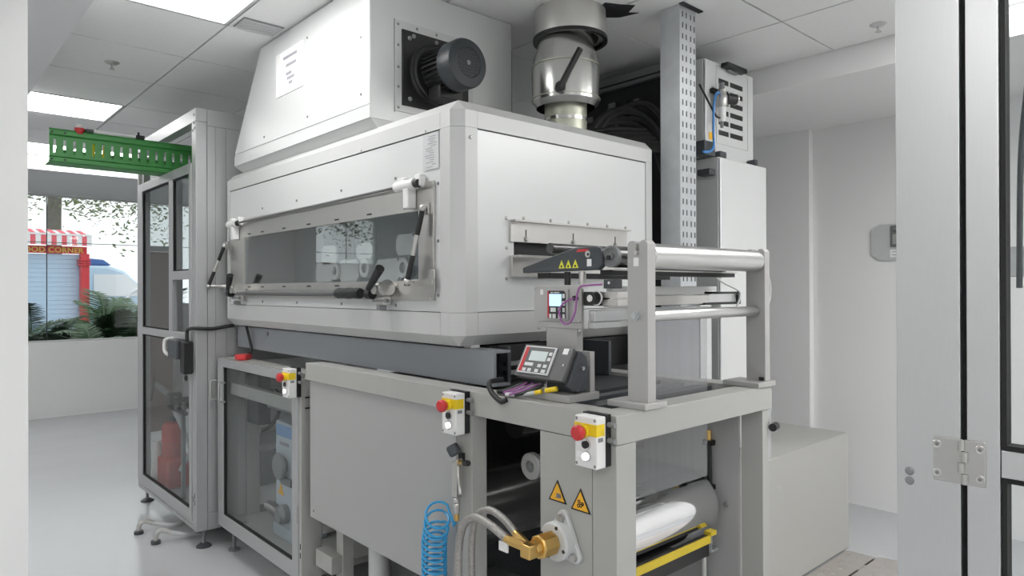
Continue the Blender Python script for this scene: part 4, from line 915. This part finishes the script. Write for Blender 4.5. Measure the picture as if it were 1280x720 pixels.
s2 = part('sensor_box', B(GXW+.004, GXW+.04, 1.232, 1.272, 1.452, 1.478), 'dark_grey', wg, bev=.002)
part('sensor_lens', MB().cyl((GXW+.004, 1.25, 1.468), (GXW+.001, 1.25, 1.468), .004, n=10), 'white_plastic', s2)
part('cable_plug', MB().cyl((GXW-.0003, 1.372, 1.424), (GXW-.012, 1.372, 1.424), .0075, n=14), 'black', wg)
part('purple_cable', MB().tube([(GXW-.012, 1.372, 1.424), (GXW-.03, 1.395, 1.41), (GXW-.03, 1.415, 1.385), (GXW-.03, 1.40, 1.352), (GXW-.03, 1.372, 1.352), (GXW-.028, 1.352, 1.385), (GXW-.026, 1.348, 1.425), (GXW-.02, 1.342, 1.455), (GXW-.012, 1.325, 1.461), (GXW-.004, 1.27, 1.464)], .0028, 8, 6), 'purple', wg)
part('sensor_wire_clip', B(GXW-.003, GXW+.003, 1.33, 1.345, 1.452, 1.46), 'white_plastic', wg)

# ------------------------------------------------------------------ tilted controller with coloured leads
ct = thing('control_terminal', 'dark grey tilted control terminal with a small display and keys on the table', 'controller', (1.42, 1.42, TT+.022))
# tilted frame: origin at the lower front edge, u along Y (to the left), s up the slope
lo, hi = Vector((1.385, 0, 1.193)), Vector((1.435, 0, 1.283)); sl = (hi-lo); Ls = sl.length; su = sl.normalized(); nu = Vector((-su.z, 0, su.x))
def TP(y, a, b): return lo+su*a+nu*b+Vector((0, y, 0))
def tbx(y0, y1, a0, a1, b0, b1): return MB().hexa([TP(y, a, b) for b in (b0, b1) for y, a in ((y0, a0), (y1, a0), (y1, a1), (y0, a1))])
yR, yL = 1.322, 1.523
hs = part('housing', MB().hull([TP(y, a, 0) for y in (yR, yL) for a in (0, Ls)]+[TP(y, a, -.03) for y in (yR+.004, yL-.004) for a in (.004, Ls)]), 'controller_grey', ct, bev=.003)
part('side_cheek', MB().prism([(1.395, 1.178), (1.447, 1.275), (1.475, 1.258), (1.482, 1.225), (1.440, 1.165), (1.42, 1.162)], 'Y', yR-.012, yR-.001), 'dark_grey', ct, bev=.002)
part('cheek_bolt', MB().cyl((1.455, yR-.012, 1.225), (1.455, yR-.018, 1.225), .006, n=10), 'stainless', ct)
part('mount', MB().prism([(1.445, 1.19), (1.495, 1.225), (1.495, 1.16), (1.445, 1.155)], 'Y', yR+.0, yR+.12), 'dark_grey', ct)
fp = part('front_panel', tbx(1.382, 1.510, .010, Ls-.006, .0003, .006), 'key_white', ct, bev=.001)
part('panel_face', tbx(1.387, 1.505, .014, Ls-.010, .0061, .0066), 'controller_grey', fp)
part('red_stripe', tbx(1.492, 1.505, .014, Ls-.010, .0067, .0070), 'red', fp)
part('screen', tbx(1.408, 1.478, .050, Ls-.022, .0067, .0074), 'screen_grey', fp)
for y, a, w in ((1.470, .038, .035), (1.425, .036, .014), (1.402, .036, .014), (1.482, .020, .014), (1.460, .020, .014), (1.430, .020, .014), (1.402, .020, .016), (1.396, .075, .012), (1.396, .058, .012)):
    part('key', tbx(y-w/2, y+w/2, a-.005, a+.005, .0067, .0075), 'key_white', fp)
part('white_tag', tbx(1.338, 1.358, Ls-.022, Ls-.004, .0002, .0008), 'paper', hs)
part('small_led', tbx(1.338, 1.342, .045, .051, .0002, .0012), 'key_white', hs)
for i, (y, m, dx) in enumerate(((1.49, 'purple', 0), (1.465, 'purple', .01), (1.44, 'purple', .02), (1.42, 'rubber', .01), (1.50, 'rubber', 0))):
    part('lead', MB().tube([(1.41, y, 1.172), (1.385-dx, y+.02, 1.155), (1.365-dx, y+.05, 1.143), (1.368-dx*.5, y+.075, 1.139), (1.40, 1.575, 1.139), (1.43, 1.60, 1.140)], .0028 if m == 'purple' else .006, 8, 5), m, ct)
part('black_loop', MB().tube([(1.41, 1.60, 1.17), (1.36, 1.605, 1.165), (1.345, 1.58, 1.140), (1.338, 1.53, 1.118), (1.345, 1.51, 1.125)], .008, 10, 6), 'rubber', ct)
part('yellow_plug', MB().cyl((1.398, 1.355, 1.168), (1.386, 1.388, 1.160), .0075, n=12), 'yellow', ct)
part('yellow_plug', MB().cyl((1.382, 1.400, 1.157), (1.376, 1.420, 1.152), .0065, n=12), 'yellow', ct)
part('grey_lead', MB().tube([(1.376, 1.420, 1.152), (1.36, 1.47, 1.142), (1.352, 1.52, 1.138)], .006, 8, 4), 'label_grey', ct)

# ------------------------------------------------------------------ cabinets behind the post
def cabinet(name, lab, x0, x1, y0, y1, z0, z1):
    c = thing(name, lab, 'cabinet', ((x0+x1)/2, (y0+y1)/2, z0))
    part('cabinet_body', B(x0, x1, y0+.012, y1, z0, z1), 'white_panel', c, bev=.004)
    part('cabinet_door', B(x0, x1, y0, y0+.010, z0+.004, z1-.004), 'white_panel', c, bev=.006)
    return c
lc = cabinet('lower_cabinet', 'plain white switch cabinet behind the roller stand, under the vented unit', 2.955, 3.405, 1.764, 2.07, .652, 2.090)
uc = cabinet('cooling_unit', 'white vented cooling unit under the ceiling, on top of the plain white cabinet', 2.955, 3.42, 1.845, 2.07, 2.1, 2.588)
vx = ((3.075, 3.165), (3.185, 3.305))
for i in range(6):
    for x0, x1 in vx:
        z = 2.225+.052*i; o = part('vent', MB().prism([(z, x0), (z+.026, x0), (z+.026, x1), (z, x1)], 'Y', 1.842, 1.844) if False else B(x0, x1, 1.8425, 1.8445, z, z+.024), 'black', uc)
part('vent_panel', MB().frame('Y', 1.8425, 1.8449, 3.05, 3.36, 2.18, 2.57, 3.052, 3.358, 2.182, 2.568), 'label_grey', uc)
part('handle', B(3.09, 3.28, 1.80, 1.842, 2.563, 2.587), 'black', uc, bev=.005)
part('handle_lip', B(3.14, 3.23, 1.825, 1.842, 2.553, 2.5625), 'mid_grey', uc)
part('yellow_label', B(2.985, 3.02, 1.842, 1.8445, 2.19, 2.225), 'sign_orange', uc)
for x0, x1 in ((2.952, 3.06), (3.29, 3.37)):
    part('clamp_block', B(x0+.05, x1, 1.79, 1.843, 2.092, 2.128), 'dark_grey', uc, bev=.008)
part('gasket_line', B(2.96, 3.41, 1.83, 1.86, 2.0905, 2.0998), 'mid_grey', uc)
part('side_block', B(2.86, 2.954, 1.79, 1.86, 2.09, 2.16), 'dark_grey', uc, bev=.004)
part('side_block', B(2.90, 2.954, 1.79, 1.86, 2.00, 2.03), 'dark_grey', uc, bev=.004)
rg = thing('air_regulator', 'silver air regulator with a blue tube on the front of the vented unit', 'regulator', (3.02, 1.8, 2.38))
part('regulator_body', MB().lathe([(0, 0), (.022, 0), (.028, .01), (.028, .055), (.022, .065), (.022, .085), (0, .085)], (3.03, 1.80, 2.345), (0, 0, 1), 18), 'stainless', rg)
part('regulator_bowl', MB().lathe([(0, 0), (.012, 0), (.020, .015), (.020, .07), (0, .07)], (3.03, 1.80, 2.275), (0, 0, 1), 18), 'white_plastic', rg)
part('regulator_cap', MB().cyl((3.03, 1.80, 2.43), (3.03, 1.80, 2.465), .014, n=14), 'mid_grey', rg)
part('gauge', MB().cyl((3.06, 1.80, 2.395), (3.12, 1.78, 2.395), .026, n=20), 'black', rg)
part('gauge_ring', MB().cyl((3.12, 1.78, 2.395), (3.125, 1.7783, 2.395), .027, n=20), 'stainless', rg)
part('mount', B(2.99, 3.06, 1.822, 1.841, 2.42, 2.44), 'black', rg)
part('outlet', MB().cyl((3.03, 1.80, 2.275), (3.03, 1.80, 2.245), .008, n=10), 'mid_grey', rg)
part('blue_tube', MB().tube([(3.0, 1.795, 2.41), (2.955, 1.785, 2.395), (2.925, 1.78, 2.33), (2.92, 1.78, 2.20), (2.905, 1.77, 2.13), (2.86, 1.765, 2.10), (2.80, 1.76, 2.09)], .006, 8, 6), 'blue_tube', rg)
part('black_tube', MB().tube([(3.01, 1.80, 2.29), (2.96, 1.79, 2.29), (2.90, 1.79, 2.34), (2.83, 1.80, 2.42)], .005, 8, 6), 'rubber', rg)

# ------------------------------------------------------------------ dark electronics unit and cable bundle behind the hood
du = thing('electronics_unit', 'dark open electronics unit with a grey top strip behind the exhaust pipe', 'electronics', (3.1, 2.5, 1.3))
part('unit_legs', MB().box(3.05, 3.10, 2.28, 2.83, 0, 1.2995).box(3.35, 3.40, 2.28, 2.83, 0, 1.2995).box(3.05, 3.40, 2.5, 2.55, 1.2, 1.2995), 'mid_grey', du)
part('unit_body', B(3.03, 3.42, 2.09, 2.85, 1.30, 2.60), 'black_soft', du)
part('top_strip', B(3.0, 3.029, 2.09, 2.85, 2.575, 2.64), 'mid_grey', du)
part('strip_line', B(2.995, 2.9995, 2.09, 2.85, 2.592, 2.60), 'black', du)
random.seed(11)
for k in range(26):
    y = random.uniform(2.28, 2.75); z = random.uniform(2.22, 2.50); w = random.uniform(.01, .05)
    part('circuit_board', B(3.015, 3.0295, y, y+w, z, z+random.uniform(.008, .03)), random.choice(('pcb_dark', 'mid_grey', 'pcb_dark')), du)
for k, (y0, z0) in enumerate(((2.62, 2.42), (2.45, 2.47), (2.36, 2.43))):
    part('connector', B(3.005, 3.0145, y0, y0+.05, z0, z0+.03), 'mid_grey', du)
cbun = thing('cable_bundle', 'thick black cables looping behind the far end of the hood roof', 'cables', (2.8, 2.3, ZT))
random.seed(5)
for k in range(7):
    a = random.uniform(-.04, .04)
    p = [(2.62+.02*k, 2.42-.02*k, 2.0), (2.64+.022*k, 2.40-.018*k, 2.19+a), (2.72+.018*k, 2.35-.02*k, 2.30+.012*k+a), (2.82+.01*k, 2.24-.02*k, 2.31+.012*k+a), (2.89, 2.13-.02*k, 2.22+a), (2.90, 2.05, 2.04)]
    part('cable', MB().tube(p, random.choice((.013, .016, .019)), 8, 6), 'rubber', cbun)
for k in range(6):
    z = 2.12+.025*k
    part('cable', MB().tube([(2.56, 2.30+.03*k, z), (2.75, 2.16+.02*k, z+.03), (2.93, 1.98+.02*k, z+.02)], .014, 8, 5), 'rubber', cbun)
part('cable_tie', B(2.70, 2.705, 2.02, 2.025, 2.12, 2.13), 'red', cbun)

# ------------------------------------------------------------------ low metal box on the right and checker plate
bx = thing('metal_box', 'low beige grey sheet metal box on the floor to the right of the table', 'box', (3.4, 2.0, 0))
part('box_body', B(2.74, 3.935, 1.57, 2.24, .012, .648), 'grey_powder', bx, bev=.002)
part('front_sheet', B(2.75, 3.94, 1.566, 1.5695, .012, .646), 'grey_powder', bx, bev=.001)
screws(bx, [(3.915, 1.566, .50), (3.13, 1.566, .50)], (0, -1, 0), .007, .003, 'stainless')
part('plinth', B(2.78, 3.90, 1.60, 2.22, 0, .0115), 'black', bx)
ck = thing('checker_plate', 'raised checker plate floor cover in front of the low metal box', 'floor plate', (3.9, 1.2, 0))
part('plate', B(2.5, 3.93, .2, 1.405, .0005, .008), 'checker', ck)
part('plate', B(2.5, 3.90, 1.417, 1.556, .0005, .008), 'checker', ck)
part('joint_strip', B(2.6, 3.66, 1.4055, 1.4165, .0005, .003), 'gasket', ck)
part('joint_strip', B(3.76, 3.88, 1.4055, 1.4165, .0005, .003), 'gasket', ck)
part('joint_bridge', B(3.665, 3.755, 1.4055, 1.4165, .0005, .008), 'checker', ck)
tm = MB(); n = 0
for i in range(32):
    for j in range(31):
        x, y = 2.53+.043*i, .23+.043*j
        if x > 3.88 or 1.385 < y < 1.44 or y > 1.54: continue
        a = math.radians(45 if (i+j) % 2 else -45); c = Vector((x, y, .008))
        U = Vector((math.cos(a), math.sin(a), 0)); V = Vector((-U.y, U.x, 0))
        vs = [tm.b.verts.new(p) for p in (c-U*.017, c-V*.006, c+U*.017, c+V*.006)]; tv = tm.b.verts.new(c+Vector((0, 0, .0035)))
        for q in range(4): tm.b.faces.new((vs[q], vs[(q+1) % 4], tv))
part('tread_studs', tm, 'roller_alu', ck, kind='stuff', smooth=0)
# octagonal grey plate on the right wall
oc = thing('wall_fitting', 'grey octagonal wall fitting with a white label on the right wall', 'wall fitting', (4.79, 1.6, 1.63))
def octa(y0, y1, z0, z1, c, d): return [(y0+d, z0), (y1-d, z0), (y1, z0+c), (y1, z1-c), (y1-d, z1), (y0+d, z1), (y0, z1-c), (y0, z0+c)]
part('back_plate', MB().prism(octa(1.40, 1.748, 1.632, 1.865, .04, .055), 'X', 4.775, 4.7895), 'label_grey', oc, smooth=0)
part('recess', B(4.772, 4.7749, 1.44, 1.632, 1.715, 1.855), 'mid_grey', oc)
part('latch', B(4.755, 4.7719, 1.50, 1.615, 1.73, 1.80), 'plate_alu', oc, bev=.006)
part('pin', MB().cyl((4.765, 1.61, 1.83), (4.765, 1.50, 1.83), .012, n=12), 'stainless', oc)
wl = part('white_label', B(4.773, 4.7749, 1.44, 1.632, 1.65, 1.70), 'paper', oc)
part('print', MB().box(4.7724, 4.7729, 1.45, 1.62, 1.684, 1.688).box(4.7724, 4.7729, 1.47, 1.62, 1.664, 1.668), 'print_grey', wl, kind='stuff')

# ------------------------------------------------------------------ aluminium post and hinged glass door, right foreground
DX = 1.10
dp = thing('door_post', 'tall brushed aluminium door post with two round plugs, right foreground', 'door post', (DX+.03, .32, 0))
part('post_profile', B(DX, DX+.05, .2865, .368, 0, ZC-.001), 'brushed_alu', dp, bev=.001)
for z in (1.1835, 1.1695): part('cover_plug', MB().lathe([(0, .003), (.004, .0025), (.0062, .0005), (.0062, 0), (0, 0)], (DX, .351, z), (-1, 0, 0), 20), 'mid_grey', dp)
part('gap_seal', B(DX+.012, DX+.045, .2795, .2864, 0, ZC-.05), 'gasket', dp)
gd = thing('glass_door', 'aluminium framed glass door standing open at the right edge of the picture', 'door', (DX+.02, 0, 0))
part('door_stile', B(DX, DX+.04, .241, .279, .02, 2.60), 'brushed_alu', gd, bev=.001)
part('door_stile', B(DX, DX+.04, -.60, -.56, .02, 2.60), 'brushed_alu', gd, bev=.001)
for z0, z1 in ((1.478, 1.516), (1.195, 1.2315), (2.55, 2.60), (.02, .09)): pass
part('door_rail', B(DX+.004, DX+.04, -.559, .2405, 1.195, 1.2315), 'brushed_alu', gd, bev=.001)
part('door_rail', B(DX+.004, DX+.04, -.559, .2405, 2.555, 2.60), 'brushed_alu', gd, bev=.001)
part('door_rail', B(DX+.004, DX+.04, -.559, .2405, .02, .09), 'brushed_alu', gd, bev=.001)
for z0, z1 in ((.091, 1.194), (1.2325, 2.554)):
    part('door_gasket', MB().frame('X', DX+.006, DX+.03, -.559, .2405, z0, z1, -.553, .2345, z0+.006, z1-.006), 'gasket', gd)
    part('door_pane', B(DX+.015, DX+.019, -.553, .2345, z0+.006, z1-.006), 'pane_glass', gd)
hg = part('hinge', B(DX-.0035, DX-.0003, .2835, .3195, 1.1785, 1.2405), 'hinge_steel', gd, bev=.0008, label='flat steel hinge')
part('hinge_leaf', B(DX-.0035, DX-.0003, .2565, .2815, 1.1785, 1.2405), 'hinge_steel', hg, bev=.0008)
for k in range(4):
    z = 1.1785+.0155*k; part('knuckle', MB().cyl((DX-.0045, .2845 if k % 2 else .2805, z+.0006), (DX-.0045, .2845 if k % 2 else .2805, z+.0148), .0042, n=16), 'hinge_steel', hg)
for y in (.3145, .263):
    for z in (1.189, 1.2295):
        part('countersunk_screw', MB().lathe([(0, .0004), (.0035, .0004), (.0052, .0009), (.0060, .0002), (.0060, -.0005), (0, -.0005)], (DX-.0036, y, z), (-1, 0, 0), 18), 'stainless', hg)
        part('screw_socket', MB().cyl((DX-.0041, y, z), (DX-.0044, y, z), .0027, n=6), 'mid_grey', hg)
# rail and cable behind the glass door
hb_ = thing('grab_rail', 'grey horizontal rail behind the glass door at the right edge', 'rail', (2.0, .2, 0))
part('rail_bar', B(2.0, 2.03, -.60, .452, 1.477, 1.55), 'anodised', hb_, bev=.002)
part('rail_post', B(2.0, 2.03, -.62, -.601, 0, 1.55), 'anodised', hb_)
part('rail_post', B(2.0, 2.03, .4525, .475, 0, 1.55), 'anodised', hb_)
single('door_cable', MB().tube([(1.25, .2485, 1.45), (1.25, .2470, 1.60), (1.25, .2440, 1.68), (1.25, .2370, 1.76), (1.25, .2310, 1.87), (1.25, .2295, 1.98), (1.25, .2290, 2.69)], .0042, 10, 6), 'dark_grey', 'dark sleeved cable hanging behind the glass of the right door', 'cable', (1.25, .248, 1.45))

# ------------------------------------------------------------------ outside, beyond the window
struct('ground', B(-30, 40, YW+.19, 70, -.30, -.15), 'ground')
BYF = 20.0; bx0, bx1 = -1.5, 3.60
bo = thing('food_booth', 'pale blue food booth with red and white awning, red sign band and red corner post', 'booth', (2.0, 21, -.15))
part('booth_body', B(bx0, bx1, BYF+.02, BYF+2.5, -.15, 2.36), 'booth_blue', bo)
s0 = None
for k in range(22):
    z = -.12+.112*k
    if s0 is None: s0 = part('shutter_slat', B(bx0+.1, bx1-.16, BYF, BYF+.019, z, z+.106), 'booth_blue', bo); z0_ = z
    else: inst(s0, bo, (0, 0, z-z0_))
sb = part('sign_band', B(bx0, bx1+.02, BYF-.06, BYF-.0005, 2.375, 2.555), 'booth_red', bo)
cu = bpy.data.curves.new('sign_text', 'FONT'); cu.body = 'FOOD CORNER'; cu.size = .178; cu.extrude = .008; cu.space_character = 1.05; cu.offset = .004; cu.align_x = 'RIGHT'
to = bpy.data.objects.new('sign_text', cu); COL.objects.link(to)
dg = bpy.context.evaluated_depsgraph_get(); me = bpy.data.meshes.new_from_object(to.evaluated_get(dg)); bpy.data.objects.remove(to)
me.transform(Matrix.Translation(Vector((bx1-.06, BYF-.07, 2.40))-base(bo)) @ Matrix.Rotation(math.radians(90), 4, 'X'))
me.materials.clear(); me.materials.append(MATS['sign_gold'])
o = bpy.data.objects.new('sign_lettering', me); COL.objects.link(o); o.parent = sb
part('corner_post', B(bx1-.15, bx1+.03, BYF-.30, BYF-.08, -.15, 2.37), 'booth_red', bo)
for z in (2.08, 2.14, 2.20): part('post_ring', B(bx1-.20, bx1+.06, BYF-.34, BYF-.04, z, z+.03), 'booth_red', bo)
part('awning_top', MB().hull([(bx0, BYF+.4, 2.98), (bx1-.1, BYF+.4, 2.98), (bx0, BYF-.40, 2.83), (bx1+.06, BYF-.40, 2.83), (bx0, BYF+.4, 2.96), (bx1-.1, BYF+.4, 2.96)]), 'awning_white', bo)
part('awning_rail', B(bx0, bx1+.07, BYF-.43, BYF-.40, 2.80, 2.84), 'van_white', bo)
k = 0; x = bx1+.06
while x > bx0+.1:
    w = .105
    part('awning_stripe', B(x-w, x, BYF-.42, BYF-.41, 2.56, 2.799), 'awning_white' if k % 2 == 0 else 'awning_red', bo)
    if k % 2: part('scallop', MB().hull([(x-w, BYF+.38, 2.981), (x, BYF+.38, 2.981), (x-w, BYF-.36, 2.843), (x, BYF-.36, 2.843), (x-w, BYF+.38, 2.987), (x, BYF+.38, 2.987), (x-w, BYF-.36, 2.849), (x, BYF-.36, 2.849)]), 'awning_red', bo)
    x -= w; k += 1
vn = thing('parked_van', 'pale blue van with a darker blue roof parked behind the palms', 'van', (4.8, 21, -.15))
part('van_body', MB().prism([(3.78, .25), (6.4, .25), (6.4, 1.1), (5.5, 1.25), (4.75, 2.0), (4.35, 2.14), (3.78, 2.14)], 'Y', 21.2, 23.0), 'van_blue', vn, bev=.08)
part('van_roof', MB().prism([(3.76, 2.145), (4.45, 2.145), (4.25, 2.30), (3.76, 2.34)], 'Y', 21.25, 22.95), 'van_roof', vn, bev=.04)
part('windscreen', MB().hull([(4.76, 21.19, 1.9), (5.4, 21.19, 1.3), (4.76, 21.17, 1.3), (4.0, 21.19, 1.9), (4.0, 21.17, 1.3)]), 'van_white', vn)
for x in (4.3, 5.8): part('wheel', MB().cyl((x, 21.15, .20), (x, 21.4, .20), .34, n=28), 'rubber', vn)
part('wheel_arch', MB().tube([(4.75, 21.17, 1.0), (4.85, 21.17, 1.35), (5.15, 21.17, 1.5), (5.5, 21.17, 1.35), (5.62, 21.17, 1.0)], .05, 8, 4), 'van_white', vn)
# tree with a forking trunk and loose leaves
def leaf_mesh(centres, n, rad, size):
    m = MB()
    for c in centres:
        for _ in range(n):
            v = Vector((random.gauss(0, 1), random.gauss(0, 1), random.gauss(0, .7))); p = Vector(c)+v*rad*.55
            a = Vector((random.uniform(-1, 1), random.uniform(-1, 1), random.uniform(-.6, .6))).normalized(); b = a.orthogonal().normalized()
            s = size*random.uniform(.6, 1.3)
            m.poly([p-a*s, p+b*s*.45, p+a*s, p-b*s*.45])
    return m
def tree(x, y, lab, seed, s=1.0):
    random.seed(seed)
    t_ = thing('street_tree', lab, 'tree', (x, y, -.15), 'trees beyond the window')
    part('trunk', MB().tube([(x, y, -.2), (x+.05, y, 1.5), (x-.02, y, 3.0), (x+.02, y, 4.5*s)], lambda q: .25-.07*q, 14, 3), 'bark', t_)
    cs = []
    for k in range(9):
        a = 2*math.pi*k/9+random.uniform(-.2, .2); L = random.uniform(1.6, 3.4)*s; e = Vector((x+math.cos(a)*L, y+math.sin(a)*L*.6, 4.0+random.uniform(-.2, 1.9)*s))
        mid = Vector((x+math.cos(a)*L*.4, y+math.sin(a)*L*.3, 4.1*s+random.uniform(.1, .5)))
        part('branch', MB().tube([(x, y, 3.9*s+random.uniform(0, .6)), mid, e], lambda q: .08*(1-q)+.015, 8, 4), 'bark', t_)
        cs += [e, (e+mid)/2+Vector((random.uniform(-.6, .6), random.uniform(-.4, .4), random.uniform(-.3, .5)))]
        for q in range(2): cs.append(e+Vector((random.uniform(-1, 1), random.uniform(-.6, .6), random.uniform(-.7, .8))))
    part('foliage', leaf_mesh(cs, 120, 1.0, .085), 'leaf_tree', t_, kind='stuff', smooth=0)
tree(3.83, 26, 'large street tree with a thick forked trunk rising behind the food booth', 4, 1.15)
tree(13.5, 25, 'street tree with loose leaves standing right of the van', 9, 1.0)
tree(-7.5, 24, 'street tree standing far left behind the high window', 12, 1.0)
# palms in the planting bed by the window
def frond(L, up, seed):
    random.seed(seed); m = MB(); P = []
    for i in range(13):
        q = i/12; P.append(Vector((L*q, 0, up*L*(q-.75*q*q))))
    m.tube(P, lambda q: .012*(1-q)+.003, 5)
    for i in range(1, 72):
        q = .12+.87*i/72; f = q*12; a = int(min(f, 11)); p = P[a].lerp(P[a+1], f-a)
        for s in (-1, 1):
            l = L*.34*math.sin(math.pi*min(1, .16+q*.80))*random.uniform(.85, 1.1)
            tip = p+Vector((l*.55, s*l*.80, -l*.22+random.uniform(-.03, .03)))
            w = Vector((.0075, -s*.0055, .0)); m.poly([p-w, p+w, p.lerp(tip, .5)+w*1.1, tip, p.lerp(tip, .5)-w*1.1])
    return m
FR = []
for k, (L, up) in enumerate(((1.0, .8), (1.15, 1.1), (.9, .45), (1.2, 1.4), (.8, 1.0))):
    FR.append((frond(L, up, k).mesh('frond', 'palm_leaf' if k % 3 else 'palm_leaf_light', (0, 0, 0), 0), L))
random.seed(21)
def palm(x, y, s, lab):
    p = thing('palm', lab, 'palm', (x, y, -.15), 'palms in the bed outside the window')
    part('stem', MB().tube([(x, y, -.15), (x+.02, y, .15), (x, y, .36*s)], .05, 8, 3), 'bark', p)
    n = 30
    for k in range(n):
        me, L = random.choice(FR); o = bpy.data.objects.new('frond', me); COL.objects.link(o); o.parent = p
        o.location = (0, 0, .10+.45*s*random.uniform(.3, 1)); o.rotation_euler = (random.uniform(-.3, .3), random.uniform(-.75, .15), 2*math.pi*k/n+random.uniform(-.25, .25)); o.scale = [s*random.uniform(.75, 1.1)]*3
for x, y, sz, lab in (
    (1.65, 11.4, .80, 'dense dark feathery palm outside the window, between the near row and the middle row, left'),
    (2.60, 11.4, .80, 'dense dark feathery palm outside the window, between the near row and the middle row, right'),
    (1.25, 10.75, .72, 'dark green feathery palm outside the window, near row, left end'),
    (2.05, 10.70, .74, 'dark green feathery palm outside the window, near row, second from the left'),
    (2.85, 10.80, .76, 'dark green feathery palm outside the window, near row beside the cabin'),
    (3.75, 10.75, .74, 'dark green feathery palm outside the window, near row hidden behind the cabin'),
    (1.30, 12.1, .95, 'taller feathery palm outside the window, middle row, left end'),
    (2.30, 12.0, 1.0, 'taller feathery palm with long arching fronds, middle row before the booth post'),
    (3.30, 12.2, .95, 'taller feathery palm outside the window, middle row before the van'),
    (4.50, 12.1, .95, 'taller feathery palm outside the window, middle row behind the cabin glass'),
    (1.7, 13.8, 1.1, 'big dark palm in the back row before the booth shutter'),
    (3.05, 13.9, 1.15, 'big dark palm in the back row before the red booth post'),
    (4.4, 13.8, 1.1, 'big dark palm in the back row before the van')):
    palm(x, y, sz, lab)
